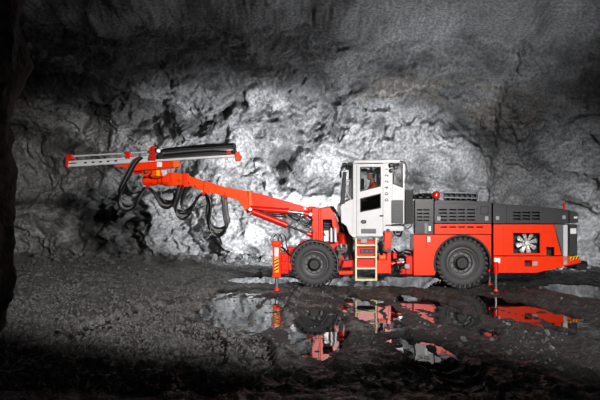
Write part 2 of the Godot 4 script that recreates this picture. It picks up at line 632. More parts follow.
			# darker areas with ragged outlines: a rock bed over the drill feed, an upright one behind the boom
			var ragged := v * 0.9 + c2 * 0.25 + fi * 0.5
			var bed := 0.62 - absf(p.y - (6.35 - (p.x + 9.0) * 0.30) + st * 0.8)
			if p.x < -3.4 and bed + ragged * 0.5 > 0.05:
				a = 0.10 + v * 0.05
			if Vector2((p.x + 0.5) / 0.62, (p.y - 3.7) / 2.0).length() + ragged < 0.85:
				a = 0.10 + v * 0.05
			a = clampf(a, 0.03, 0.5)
			# a little ochre where the photograph shows it, high on the right
			var oc := bump(p.x + st * 2.0, p.y + v, 7.0, 5.4, 1.6, 0.8) * 0.25 + bump(p.x + v * 2.0, p.y + st, 3.7, 5.9, 2.2, 0.5) * 0.2
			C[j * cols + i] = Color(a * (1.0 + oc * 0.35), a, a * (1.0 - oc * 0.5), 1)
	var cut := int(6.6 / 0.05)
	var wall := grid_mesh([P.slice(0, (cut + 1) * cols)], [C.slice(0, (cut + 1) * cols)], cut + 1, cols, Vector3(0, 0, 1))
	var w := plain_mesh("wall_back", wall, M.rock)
	tag(w, "rough blasted grey rock face lit brightly behind the rig", "rock wall", "", "structure")
	var roof := grid_mesh([P.slice(cut * cols)], [C.slice(cut * cols)], total - cut, cols, Vector3(0, -1, 0))
	w = plain_mesh("ceiling", roof, M.rock)
	tag(w, "dark smooth rock roof of the chamber arching overhead", "rock ceiling", "", "structure")
	# side walls and the wall behind the camera
	rough_wall("wall_left", Vector3(-11.8, -0.5, 19.0), Vector3(0, 0, -26.5), Vector3(1, 0, 0), "dark side wall of the rock chamber on the drill feed's side")
	rough_wall("wall_right", Vector3(11.6, -0.5, -6.0), Vector3(0, 0, 25.0), Vector3(-1, 0, 0), "dark side wall of the rock chamber on the radiator's side")
	rough_wall("wall_front", Vector3(12.5, -0.5, 18.6), Vector3(-25.0, 0, 0), Vector3(0, 0, -1), "dark rock wall facing the rig's ladder side")
	# the rock buttress that closes the picture beside the feed, its unlit darkness put into the colour
	var edge := [[-60, 30], [0, 27], [40, 26], [62, 25], [78, 21], [95, 14], [130, 13], [150, 11], [172, 12], [185, 15], [200, 13], [215, 14], [250, 13], [280, 12], [298, 9], [312, 4], [330, 0], [360, -5], [400, -9], [440, -12]]
	var zc := 9.5
	var rows2 := 150
	var cols2 := 64
	P = PackedVector3Array()
	C = PackedColorArray()
	for j in rows2:
		var py := lerpf(440, -60, j / float(rows2 - 1))
		var ex := 0.0
		for k in edge.size() - 1:
			if py >= edge[k][0] and py <= edge[k + 1][0]:
				ex = lerpf(edge[k][1], edge[k + 1][1], (py - edge[k][0]) / float(edge[k + 1][0] - edge[k][0]))
		var e := V(ex, py, zc)
		for i in cols2:
			var an := TAU * i / (cols2 - 1)
			var dir := Vector3(cos(an), 0, sin(an))
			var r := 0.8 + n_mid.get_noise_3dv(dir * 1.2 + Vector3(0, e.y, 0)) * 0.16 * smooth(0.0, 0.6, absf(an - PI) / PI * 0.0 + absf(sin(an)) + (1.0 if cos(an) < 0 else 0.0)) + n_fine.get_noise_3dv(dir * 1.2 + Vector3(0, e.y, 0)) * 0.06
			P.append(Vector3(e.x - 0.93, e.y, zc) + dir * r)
			var a := 0.07 + n_col.get_noise_3dv(P[-1]) * 0.05  # darker than the chamber rock: shade painted into the colour
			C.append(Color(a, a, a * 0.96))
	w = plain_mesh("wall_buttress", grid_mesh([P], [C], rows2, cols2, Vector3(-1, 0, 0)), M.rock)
	tag(w, "unlit buttress of rough rock, coloured darker to stay in shade, in front of the drill feed's end", "rock pillar", "", "structure")

func rough_wall(called: String, o: Vector3, along: Vector3, inward: Vector3, label: String) -> void:
	var n := noise(61, 0.3, 5)
	var cols := 110
	var rows := 50
	var P := PackedVector3Array()
	var C := PackedColorArray()
	for j in rows:
		for i in cols:
			var p := o + along * (i / float(cols - 1)) + Vector3(0, 10.5, 0) * (j / float(rows - 1))
			p += inward * n.get_noise_3dv(p) * 0.9
			P.append(p)
			var a := 0.22 + n.get_noise_3dv(p * 3.0) * 0.12
			C.append(Color(a, a, a))
	var w := plain_mesh(called, grid_mesh([P], [C], rows, cols, inward), M.rock)
	tag(w, label, "rock wall", "", "structure")

# ------------------------------------------------------------------ muddy floor and puddles
var f_big := noise(71, 0.35, 3)
var f_mid := noise(72, 1.6, 4)
var f_fine := noise(73, 6.0, 3)
# puddles on the ground: centre x, z, half sizes, turn
var puddles := [
	[-1.15, 2.5, 1.1, 3.0, 0.10], [0.30, 4.6, 0.62, 2.9, -0.05], [1.35, 2.8, 0.75, 2.6, 0.1], [2.65, 3.0, 0.75, 3.1, 0.12], [4.25, 3.2, 1.05, 3.4, 0.2],
	[2.3, -1.5, 2.6, 1.6, 0.0], [6.8, 0.2, 1.2, 1.9, 0.0], [-0.9, -1.9, 1.4, 1.0, 0.15], [1.75, 6.1, 0.5, 1.1, 0.2]]

func wet(x: float, z: float) -> float:                  # 1 inside a puddle's hollow, 0 outside
	var w := 0.0
	for p in puddles:
		var d := Vector2(x - p[0], z - p[1]).rotated(p[4])
		w = maxf(w, 1.0 - smoothstep(0.6, 0.97, Vector2(d.x / p[2], d.y / p[3]).length()))
	return w

func ground(x: float, z: float) -> float:
	var b := f_big.get_noise_2d(x, z)
	var m := f_mid.get_noise_2d(x, z)
	var f := f_fine.get_noise_2d(x, z)
	var w := wet(x, z)
	var h := 0.055 + b * 0.07 + m * 0.05 + f * 0.014
	# tyre ruts running out towards the camera, with lug prints
	var rut := 0.0
	for r in [[0.9, 0.16], [2.35, 0.20], [3.3, 0.22], [4.9, 0.25], [-1.9, -0.35], [-0.4, -0.05]]:
		var off: float = x - r[0] - (z - 1.0) * r[1] + f_big.get_noise_2d(z * 0.8, r[0] * 9.0) * 0.5
		if absf(off) < 0.42:
			var e := 1.0 - smoothstep(0.20, 0.30, absf(off))
			var lug := smoothstep(0.1, 0.5, sin((z + absf(off) * 0.9) * 21.0)) * 0.035
			var lip := exp(-pow((absf(off) - 0.31) / 0.06, 2.0)) * 0.035
			rut += (e * (-0.05 + lug * 1.3) + lip * 1.5) * smooth(-0.6, 0.8, z)
	h += rut * (0.35 + 0.65 * smoothstep(-0.2, 0.3, b + 0.3))
	h = lerpf(h, m * 0.038 + f * 0.028 + b * 0.035 + rut * 0.8 - 0.022, w)
	h -= w * 0.022 * smooth(0.2, -0.8, z)
	# churned mud in the foreground
	var fg := smooth(4.5, 7.0, z)
	h += fg * (0.03 + absf(m) * 0.05) * (1.0 - w * 0.9)
	# rises to the foot of the rock face
	h += smooth(-4.6, -6.8, z) * (0.12 + 0.12 * absf(m)) + smooth(-4.5, -9.0, x) * 0.05
	if w < 0.02:
		h = maxf(h, 0.006)
	# pressed flat under the jack feet and the wheels
	for q in [[-0.54, 0.35, 0.6], [4.57, 0.5, 0.6], [4.72, -0.68, 0.3], [3.87, -0.2, 0.45], [0.35, -0.45, 0.45]]:
		var fl := 1.0 - smoothstep(0.4, 1.0, Vector2(x - q[0], z - q[1]).length() / q[2])
		h = lerpf(h, minf(h, 0.004), fl)
	return h

func build_floor() -> void:
	var zs := []
	var z := 15.5
	while z > -7.6:
		zs.append(z)
		z -= clampf((CAM_Z - z) * 0.0027, 0.016, 0.055) if z < 8.4 else 0.15
	var x0 := -12.0
	var dx := 0.032
	var cols := int(24.0 / dx) + 1
	var P := PackedVector3Array()
	var C := PackedColorArray()
	P.resize(cols * zs.size())
	C.resize(cols * zs.size())
	var n_c := noise(75, 0.8, 4)
	for j in zs.size():
		var zz: float = zs[j]
		for i in cols:
			# columns close up where the camera is near
			var u := (x0 + i * dx) / 12.0
			var half := clampf((CAM_Z - zz) * 0.5 + 1.2, 4.0, 12.0)
			var x := u * half
			var h := ground(x, zz)
			P[j * cols + i] = Vector3(x, h, zz)
			var c := n_c.get_noise_2d(x, zz)
			var c3 := n_c.get_noise_2d(x * 2.3 + 17.0, zz * 2.3)
			var gravel := smoothstep(-0.12, 0.12, (-0.9 - x) * 0.16 + c * 0.9 + c3 * 0.3)
			var a := lerpf(0.055, 0.2, gravel) * (1.0 + c3 * 0.7)
			C[j * cols + i] = Color(a * 1.02, a, a * 0.97)
	var o := plain_mesh("floor", grid_mesh([P], [C], zs.size(), cols, Vector3.UP), M.mud)
	tag(o, "wet rutted mud and gravel floor of the rock chamber", "floor", "", "structure")
	var names := ["beside the front jack, under the hanging hoses", "in the ruts before the front wheel", "in front of the cab ladder", "in front of the red panel before the rear wheel", "in the long ruts before the rear jacks", "under the rig between front and rear wheel", "at the foot of the rock beside the rig's tail", "behind the front wheel and its jack", "in a tyre rut well in front of the cab ladder"]
	for k in puddles.size():
		var p: Array = puddles[k]
		var st := new_st()
		var c := Vector3(p[0], 0.0 + 0.0006 * k, p[1])
		for i in 64:
			var t := [TAU * i / 64.0, TAU * (i + 1) / 64.0]
			var e := []
			for a in t:
				var r := Vector2(cos(a) * p[2], sin(a) * p[3]).rotated(-p[4])
				e.append(c + Vector3(r.x, 0, r.y))
			tri(st, c, e[0], e[1], Vector3.UP)
		st.generate_normals()
		var w := plain_mesh(numbered("puddle"), st.commit(), M.water)
		tag(w, "shallow dark puddle " + names[k], "puddle", "puddles on the mud floor")

func build_stones() -> void:
	var rng := RandomNumberGenerator.new()
	rng.seed = 77
	var meshes := []
	for k in 5:
		var nn := noise(80 + k, 0.9, 2)
		var st := new_st()
		var ico := []
		var rows := 7
		var cols := 9
		for j in rows + 1:
			for i in cols:
				var th := PI * j / rows
				var ph := TAU * i / cols
				var d := Vector3(sin(th) * cos(ph), cos(th), sin(th) * sin(ph))
				var r := 0.5 + nn.get_noise_3dv(d * 1.4) * 0.35
				ico.append(d * r * Vector3(1, 0.7, 0.85))
		for j in rows:
			for i in cols:
				var a: Vector3 = ico[j * cols + i]
				var b: Vector3 = ico[j * cols + (i + 1) % cols]
				var c: Vector3 = ico[(j + 1) * cols + (i + 1) % cols]
				var d: Vector3 = ico[(j + 1) * cols + i]
				quad(st, a, b, c, d, a + b + c + d)
		st.generate_normals()
		meshes.append(st.commit())
	# rubble at the foot of the rock face, each stone a thing
	var taken := []
	for k in 70:
		var o := MeshInstance3D.new()
		o.mesh = meshes[k % 5]
		o.material_override = M.stone
		o.name = numbered("rubble_stone")
		add_child(o)
		var s := rng.randf_range(0.12, 0.36) * (1.0 if k < 56 else 0.7)
		var x := 0.0
		var z := 0.0
		for attempt in 60:
			x = rng.randf_range(-8.8, 1.2) if k < 56 else rng.randf_range(6.6, 9.0)
			z = (-6.35 + rng.randf_range(-0.3, 1.1) * (1.0 - s)) if k < 56 else (-3.9 + rng.randf_range(-0.6, 0.7))
			var free := true
			for t in taken:
				if Vector2(x - t.x, z - t.y).length() < (s + t.z) * 0.72:
					free = false
			if free:
				break
		taken.append(Vector3(x, z, s))
		o.position = Vector3(x, ground(x, z) + s * 0.17, z)
		o.rotation = Vector3(0, rng.randf() * TAU, rng.randf_range(-0.3, 0.3))
		o.scale = Vector3(s, s * rng.randf_range(0.7, 1.1), s)
		if k < 56:
			tag(o, "grey rubble stone lying at the foot of the rock face under the boom", "stone", "rubble at the foot of the rock face")
		else:
			tag(o, "grey rubble stone lying at the rock buttress beside the rig's tail", "stone", "rubble beside the rig's tail")
	# scattered stones on the open floor
	for q in [[39, 279, 0.22], [140, 276, 0.2], [112, 266, 0.24], [118, 268, 0.16], [75, 283, 0.14], [182, 272, 0.16], [205, 279, 0.13], [60, 300, 0.12], [132, 305, 0.12], [96, 312, 0.1], [170, 310, 0.11], [40, 322, 0.1]]:
		var zz: float = 15.0 - FOCAL * 2.1 / (q[1] - 200.0)
		var v := V(q[0], q[1], zz)
		var o := MeshInstance3D.new()
		o.mesh = meshes[int(q[0]) % 5]
		o.material_override = M.stone
		o.name = numbered("loose_stone")
		add_child(o)
		o.scale = Vector3(q[2], q[2] * 0.8, q[2])
		o.rotation.y = q[0]
		o.position = Vector3(v.x, ground(v.x, zz) + q[2] * 0.2, zz)
		tag(o, "small pale stone lying loose on the open gravel floor below the drill feed", "stone", "stones on the open floor")
	# gravel that nobody could count
	var mm := MultiMesh.new()
	mm.transform_format = MultiMesh.TRANSFORM_3D
	mm.mesh = meshes[2]
	mm.instance_count = 9000
	for k in mm.instance_count:
		var z := 8.2 - 14.6 * pow(rng.randf(), 1.3)
		var x := rng.randf_range(-0.55, 0.42) * (CAM_Z - z)
		if k < 6500:
			x = rng.randf_range(-0.5, -0.06) * (CAM_Z - z)
		if wet(x, z) > 0.1:
			x -= 4.0
		var s := rng.randf_range(0.012, 0.05) + pow(rng.randf(), 8.0) * 0.06
		var bs := Basis.from_euler(Vector3(rng.randf() * 6, rng.randf() * 6, rng.randf() * 6)).scaled(Vector3.ONE * s)
		mm.set_instance_transform(k, Transform3D(bs, Vector3(x, ground(x, z) + s * 0.15, z)))
	var g := MultiMeshInstance3D.new()
	g.multimesh = mm
	g.material_override = M.stone
	g.name = "gravel"
	add_child(g)
	tag(g, "fine grey gravel scattered over the mud floor", "gravel", "", "stuff")

# ------------------------------------------------------------------ the drill rig
func build_rig() -> void:
	rig = Node3D.new()
	rig.name = "drill_rig"
	rig.position = Vector3(1.8, 0, -0.95)
	add_child(rig)
	tag(rig, "orange-red tunnelling drill rig with one long boom, white cab and dark engine hoods", "drill rig")
	build_rear()
	build_wheel("rear", V(462.4, 263.0, 0.0), 0.62)
	build_wheel("rear", V(462.4, 263.0, 0.0) + Vector3(0, 0, -1.9), 0.62, true)
	build_wheel("front", V(314.3, 264.6, -0.25), 0.555)
	build_wheel("front", V(314.3, 264.6, -0.25) + Vector3(0, 0, -1.4), 0.555, true)
	build_front()
	build_cab()
	build_middle()
	build_boom()
	build_feed()
	build_hoses()

func small_plate(called: String, x0: float, y0: float, x1: float, y1: float, z: float, m: Material, parent: Node = null, depth := 0.008) -> MeshInstance3D:
	var st := new_st()
	bx(st, x0, y0, x1, y1, z - 0.004, z + depth, 0.002)
	return part(called, st, m, parent)

func arc(cx: float, cy: float, r: float, a0: float, a1: float, n: int) -> Array:
	var p := []
	for k in n + 1:
		var a := deg_to_rad(lerpf(a0, a1, k / float(n)))
		p.append(cx + cos(a) * r)
		p.append(cy - sin(a) * r)
	return p

func build_rear() -> void:
	var zf := -1.9
	# chassis inside, between the wheels
	var st := new_st()
	bx(st, 424, 236, 491, 268, -1.38, -0.52, 0.02)
	bx(st, 494, 225, 562, 268, -1.8, -0.35, 0.02)
	part("rear_chassis", st, M.black)
	# front hood with louvres
	var holes := []
	for r in [209.0, 212.4, 215.9, 219.3]:
		for c in [[438.8, 447.2], [449.4, 456.4], [458.2, 465.2], [467.0, 475.0]]:
			holes.append([c[0], r, c[1], r + 1.5])
	st = new_st()
	holed(st, 434.6, 491.4, 223.0, 201.6, 203.0, holes, -0.05, 0.0)
	var hood := part("engine_hood", st, M.hood)
	st = new_st()
	prism(st, [434.6, 223, 434.6, 201.6, 491.4, 203.0, 491.4, 223], zf, -0.14, 0.02)
	part("hood_body", st, M.black, hood)  # black stands in for the shade inside the louvre slots
	st = new_st()
	prism(st, [434.6, 203.6, 434.6, 200.6, 439, 199.9, 489, 201.6, 491.4, 202.4, 491.4, 204.6], zf, 0.006, 0.012)
	part("hood_lid", st, M.hood, hood)
	st = new_st()
	for q in [[480.6, 206, 488.6, 206.7], [480.6, 213.8, 488.6, 214.5], [480.6, 206, 481.3, 214.5], [487.9, 206, 488.6, 214.5]]:
		bx(st, q[0], q[1], q[2], q[3], -0.01, 0.008, 0.002)
	part("hatch_seal", st, M.black, hood)
	small_plate("latch", 476.3, 207.8, 478.0, 209.5, 0.0, M.black, hood)
	for x in [437.2, 485.0]:
		small_plate("warning_label", x, 216.4, x + 3.4, 220.6, 0.0, M.sticker, hood, 0.003)
	# louvred corner beside the cab
	holes = []
	for r in [209.2, 212.8, 216.3, 219.6]:
		for c in [[417.0, 422.6], [423.6, 429.4]]:
			holes.append([c[0], r, c[1], r + 1.5])
	st = new_st()
	holed(st, 415.2, 433.4, 234.0, 199.0, 199.5, holes, -0.05, -0.02)
	var corner := part("corner_housing", st, M.hood)
	st = new_st()
	bx(st, 415.8, 200, 433.4, 234, -0.5, -0.15, 0.02)
	part("corner_body", st, M.black, corner)  # coloured black as the shade behind the louvres
	st = new_st()
	bx(st, 416, 194.2, 431, 199.3, -0.7, -0.06, 0.03)
	cyl(st, V(417, 196.5, -0.4), V(431, 196.0, -0.4), W(3.0, -0.4), 14)
	part("air_intake", st, M.black, corner)
	st = new_st()
	tube(st, spline([V(418, 197, -0.03), V(421, 194.3, 0.02), V(425, 196.6, 0.02), V(429, 194.8, 0.0), V(432.5, 198, -0.03)]), 0.022)
	part("hose", st, M.hose, corner)
	small_plate("silver_strip", 424.6, 223.0, 427.6, 233.6, -0.02, M.panel_grey, corner)
	small_plate("serial_plate", 428.6, 226.0, 431.0, 231.0, -0.02, M.label, corner, 0.004)
	# beacon lamp on its post
	st = new_st()
	var c := V(436.2, 194.6, -0.12)
	lathe(st, c - Vector3(0, 0.085, 0), Vector3.UP, [Vector2(0, 0), Vector2(0.085, 0), Vector2(0.09, 0.03), Vector2(0.088, 0.1), Vector2(0.07, 0.145), Vector2(0.035, 0.17), Vector2(0, 0.175)], 18, true)
	var beacon := part("beacon", st, M.beacon)
	st = new_st()
	cyl(st, c - Vector3(0, 0.2, 0), c - Vector3(0, 0.08, 0), 0.06, 12)
	bx(st, 431.2, 193.4, 433.2, 200.5, -0.2, -0.1, 0.01)
	part("beacon_post", st, M.black, beacon)
	# exhaust silencer in its cage on the hood
	st = new_st()
	var e0 := V(444, 196.0, -0.45)
	var e1 := V(477, 197.0, -0.45)
	cyl(st, e0, e1, W(4.0, -0.45), 20)
	var ex := part("silencer", st, M.dark_steel)
	st = new_st()
	prism(st, [443.6, 191.2, 476.4, 192.2, 477.0, 194.2, 443.4, 193.2], -0.8, -0.22, 0.01)
	part("heat_shield", st, M.panel_grey, ex)
	for k in 7:
		st = new_st()
		var x := 444.6 + k * 5.2
		bx(st, x, 193.4 + k * 0.13, x + 1.5, 200.9 + k * 0.1, -0.26, -0.2, 0.008)
		part("cage_bar", st, M.dark_steel, ex)
	st = new_st()
	prism(st, [443.2, 196.6, 477, 197.6, 477, 199.0, 443.2, 198.0], -0.24, -0.18, 0.006)
	part("cage_rail", st, M.panel_grey, ex)
	# red side panels
	st = new_st()
	var side := [413.6, 234.7, 491.4, 234.7, 491.4, 271.5, 489.9, 271.5]
	side.append_array(arc(462.4, 263.2, 27.6, -18, 198, 36))
	side.append_array([434.6, 275.4, 413.6, 275.4])
	prism2(st, poly(side, 0.0), -0.5, 0.0, 0.008)
	var arch := part("wheel_arch_panel", st, M.red)
	st = new_st()
	side[0] = 432.0
	side[-2] = 432.0
	prism2(st, poly(side, 0.0), -1.9, -1.4, 0.008)
	part("far_arch_panel", st, M.red, arch)
	st = new_st()
	var ring := arc(462.4, 263.2, 28.8, -12, 196, 40)
	var inner := arc(462.4, 263.2, 26.9, 196, -12, 40)
	ring.append_array(inner)
	prism2(st, poly(ring, 0.0), -0.5, 0.035, 0.006)
	part("mudguard", st, M.rubber, arch)
	small_plate("label", 427.4, 236.6, 430.4, 242.0, 0.0, M.label, arch, 0.003)
	st = new_st()
	for q in [[425.9, 235, 426.5, 248]]:
		bx(st, q[0], q[1], q[2], q[3], -0.002, 0.004, 0.001)
	part("panel_seam", st, M.black, arch)
	holes = []
	for k in 5:
		holes.append([440.6 + k * 8.9, 226.4, 447.4 + k * 8.9, 227.8])
	st = new_st()
	holed(st, 434.8, 491.4, 233.9, 224.0, 224.0, holes, -0.06, 0.004)
	var up := part("upper_side_panel", st, M.red)
	st = new_st()
	bx(st, 434.8, 224.2, 491.4, 234.4, -1.85, -0.12, 0.01)
	part("side_core", st, M.black, up)
	# rear hood
	holes = []
	for r in [211.8, 215.0, 218.2]:
		for cc in [[513.2, 520.8], [522.4, 530.2], [531.8, 540.0]]:
			holes.append([cc[0], r, cc[1], r + 2.0])
	st = new_st()
	holed(st, 493.2, 568.4, 223.4, 203.2, 210.0, holes, -0.05, 0.0)
	var rh := part("radiator_hood", st, M.hood)
	st = new_st()
	prism(st, [493.6, 223, 493.6, 203.6, 568.0, 210.4, 568.0, 223], zf, -0.14, 0.02)
	part("hood_body", st, M.black, rh)  # black stands in for the shade inside the vents
	st = new_st()
	prism(st, [493.2, 205.4, 493.2, 203.0, 568.4, 209.6, 568.4, 212.0], zf, 0.006, 0.012)
	part("hood_lid", st, M.hood, rh)
	for q in [[495.8, 216.2], [562.4, 215.4]]:
		small_plate("warning_label", q[0], q[1], q[0] + 3.4, q[1] + 3.6, 0.0, M.sticker, rh, 0.003)
	st = new_st()
	cyl(st, V(564.0, 209.6, -0.2), V(564.0, 203.4, -0.2), 0.025, 10)
	cyl(st, V(564.0, 204.8, -0.2), V(564.0, 202.4, -0.2), 0.036, 12)
	part("marker_lamp", st, M.beacon, rh)
	st = new_st()
	bx(st, 506.2, 205.5, 506.8, 223, -0.003, 0.004, 0.001)
	part("panel_seam", st, M.black, rh)
	# tail of the rig
	st = new_st()
	prism(st, [569.4, 223.4, 569.4, 210.2, 576.5, 212.0, 578.4, 214.0, 578.4, 222.6], zf, -0.02, 0.02)
	var tail := part("tail_cap", st, M.hood)
	st = new_st()
	bx(st, 569.4, 224.6, 577.6, 255.6, zf, -0.03, 0.02)
	part("tail_post", st, M.hood, tail)
	small_plate("label", 570.4, 228.4, 576.4, 233.8, -0.03, M.label, tail, 0.004)
	small_plate("reflector", 574.0, 216.6, 577.4, 218.4, -0.02, M.label, tail, 0.006)
	# red radiator panel with the fan opening
	st = new_st()
	holed(st, 493.6, 561.6, 255.4, 224.4, 224.4, [[513.2, 233.0, 540.2, 253.2], [546.4, 247.0, 554.6, 255.4]], -0.05, 0.0, 553.2)
	var rp := part("radiator_panel", st, M.red)
	st = new_st()
	bx(st, 512, 232, 556, 256, -0.36, -0.3, 0.01)
	part("radiator_core", st, M.black, rp)
	st = new_st()
	bx(st, 503.0, 225.2, 503.4, 255, -0.002, 0.003, 0.001)
	part("panel_seam", st, M.crimson, rp)
	var fc := V(526.6, 243.0, -0.14)
	for k in 8:
		st = new_st()
		var a := TAU * k / 8.0 + 0.25
		var rd := Vector3(cos(a), sin(a), 0)
		var tg := Vector3(-sin(a), cos(a), 0)
		var pl := Basis(rd, tg * 0.92 + Vector3(0, 0, 0.38), (rd.cross(tg * 0.92 + Vector3(0, 0, 0.38))).normalized())
		var bl := PackedVector2Array([Vector2(0.06, -0.025), Vector2(0.24, -0.062), Vector2(0.265, 0.0), Vector2(0.24, 0.058), Vector2(0.06, 0.03)])
		var s2 := new_st()
		prism2(s2, bl, -0.008, 0.008, 0.003)
		var me := s2.commit()
		st.append_from(me, 0, Transform3D(pl, fc))
		part("fan_blade", st, M.aluminium, rp)
	st = new_st()
	lathe(st, fc - Vector3(0, 0, 0.05), Vector3.BACK, [Vector2(0, 0), Vector2(0.075, 0), Vector2(0.075, 0.07), Vector2(0.05, 0.1), Vector2(0, 0.105)], 20)
	part("fan_hub", st, M.aluminium, rp)
	st = new_st()
	for k in 4:
		var r := 0.08 + k * 0.065
		var pts := PackedVector3Array()
		for i in 33:
			pts.append(fc + Vector3(cos(TAU * i / 32.0) * r, sin(TAU * i / 32.0) * r * (1.0 if r < 0.24 else 0.9), 0.115))
		tube(st, pts, 0.004, 5)
	part("fan_guard", st, M.dark_steel, rp)
	st = new_st()
	prism(st, [554.0, 224.4, 568.4, 224.4, 568.4, 255.4, 562.4, 255.4], -0.3, -0.012, 0.012)
	part("grey_side_panel", st, M.panel_grey)
	st = new_st()
	bx(st, 563.4, 224.8, 567.6, 264.6, -0.012, 0.004, 0.006)
	part("gloss_strip", st, M.aluminium)  # bright strip standing in for the gloss on the grey panel
	# bumper
	st = new_st()
	holed(st, 493.6, 536.0, 272.8, 256.4, 256.4, [[524.6, 260.2, 531.8, 266.6]], -0.25, 0.004)
	prism(st, [536.0, 256.4, 569.8, 256.4, 569.8, 265.0, 560, 267.2, 536.0, 272.8], -0.25, 0.004, 0.0)
	var bp := part("rear_bumper", st, M.red)
	st = new_st()
	prism(st, [569.8, 260.6, 580.2, 258.8, 581.2, 262.6, 569.8, 265.4], -1.9, 0.004, 0.012)
	part("bumper_tip", st, M.red, bp)
	st = new_st()
	prism(st, [494, 257, 575, 257, 575, 264, 560, 267, 536.0, 272.2, 494, 272.2], -1.9, -0.2, 0.01)
	part("bumper_core", st, M.black, bp)
	small_plate("tail_lamp_lens", 532.6, 261.6, 537.6, 265.8, 0.0, M.lens, bp, 0.02)
	small_plate("label", 494.4, 258.0, 500.2, 263.2, 0.004, M.label, bp, 0.003)
	st = new_st()
	prism(st, [570.0, 256.4, 579.0, 256.4, 580.2, 258.8, 570.0, 260.4], -0.3, 0.0, 0.006)
	var hz := part("hazard_plate", st, M.yellow)
	for k in 3:
		st = new_st()
		var x := 570.8 + k * 3.0
		prism(st, [x, 260.1 - k * 0.45, x + 1.6, 256.6, x + 2.8, 256.6, x + 1.4, 260.0 - k * 0.45], -0.005, 0.004, 0.001)
		part("hazard_stripe", st, M.black, hz)
	st = new_st()
	bx(st, 576, 263, 587, 270, -1.2, -0.5, 0.02)
	bx(st, 583, 261.5, 588, 267, -1.0, -0.7, 0.02)
	part("tow_hitch", st, M.black)
	# rear jacks
	jack(495.9, 0.3, 270.2, -0.3)
	jack(489.6, -0.62, 268.0, -1.0)

func jack(px: float, z: float, top: float, zin: float) -> void:
	var foot := 200.0 + FOCAL * (CAM_Y - 0.03) / (CAM_Z - z)
	var st := new_st()
	cyl(st, V(px, 262, z), V(px, top + 4.0, z), W(2.4, z), 14)
	var arm := V(px, 268, z)
	box(st, Vector3(arm.x, arm.y, (z + zin) / 2), Vector3(0.1, 0.12, absf(z - zin)), 0.01)
	var o := part("rear_jack", st, M.crimson)
	st = new_st()
	cyl(st, V(px, top, z), V(px, foot - 1.5, z), W(1.25, z), 14)
	part("jack_rod", st, M.steel, o)
	st = new_st()
	cyl(st, V(px, foot, z) - Vector3(0, 0.02, 0), V(px, foot - 1.6, z), W(3.2, z), 16, W(2.6, z))
	part("jack_foot", st, M.crimson, o)

func build_wheel(which: String, c: Vector3, R: float, far := false) -> void:
	var k := R / 0.62
	var dir := Vector3.FORWARD if far else Vector3.BACK
	var st := new_st()
	var pr := []
	for q in [[0.355, -0.06], [0.375, -0.02], [0.43, 0.005], [0.50, 0.01], [0.555, -0.015], [0.582, -0.06], [0.588, -0.23], [0.582, -0.40], [0.555, -0.445], [0.48, -0.46], [0.40, -0.45], [0.355, -0.40], [0.355, -0.06]]:
		pr.append(Vector2(q[0] * k, q[1] * k))
	lathe(st, c, dir, pr, 56, true)
	var n := 30
	for i in n:
		for row in 2:
			var a := TAU * (i + row * 0.5) / n
			var rd := Vector3(cos(a), sin(a), 0)
			var tg := Vector3(-sin(a), cos(a), 0) * (1.0 if not far else -1.0)
			var lean := 0.35 if row == 0 else -0.35
			var bs := Basis(tg * cos(lean) + dir * sin(lean), rd, -tg * sin(lean) + dir * cos(lean))
			box(st, c + rd * 0.594 * k + dir * (-0.12 if row == 0 else -0.34) * k, Vector3(0.068, 0.052, 0.21) * k, 0.012, bs)
			if row == 0:
				# shoulder lug running down the side wall
				box(st, c + rd * 0.566 * k + dir * -0.012 * k, Vector3(0.062, 0.085, 0.06) * k, 0.012, Basis(tg, rd, dir))
	var t := part(which + "_tyre", st, M.tyre)
	st = new_st()
	var rp := []
	for q in [[0.0, -0.38], [0.357, -0.38], [0.362, -0.05], [0.372, -0.012], [0.350, -0.004], [0.335, -0.03], [0.30, -0.06], [0.265, -0.075], [0.25, -0.15], [0.0, -0.15]]:
		rp.append(Vector2(q[0] * k, q[1] * k))
	lathe(st, c, dir, rp, 48)
	part("rim", st, M.rim, t)
	st = new_st()
	var hp := []
	for q in [[0.0, -0.2], [0.19, -0.2], [0.185, -0.11], [0.145, -0.09], [0.14, -0.02], [0.12, 0.0], [0.05, 0.0], [0.045, 0.012], [0.0, 0.012]]:
		hp.append(Vector2(q[0] * k, q[1] * k))
	lathe(st, c, dir, hp, 36)
	part("hub", st, M.black if not far else M.black, t)
	if far:
		return
	for i in 10:
		st = new_st()
		var a := TAU * i / 10
		var p := c + Vector3(cos(a), sin(a), 0) * 0.218 * k + dir * -0.15 * k
		lathe(st, p, dir, [Vector2(0, 0), Vector2(0.017, 0), Vector2(0.017, 0.025), Vector2(0.01, 0.035), Vector2(0, 0.035)], 6)
		part("wheel_nut", st, M.dark_steel, t)

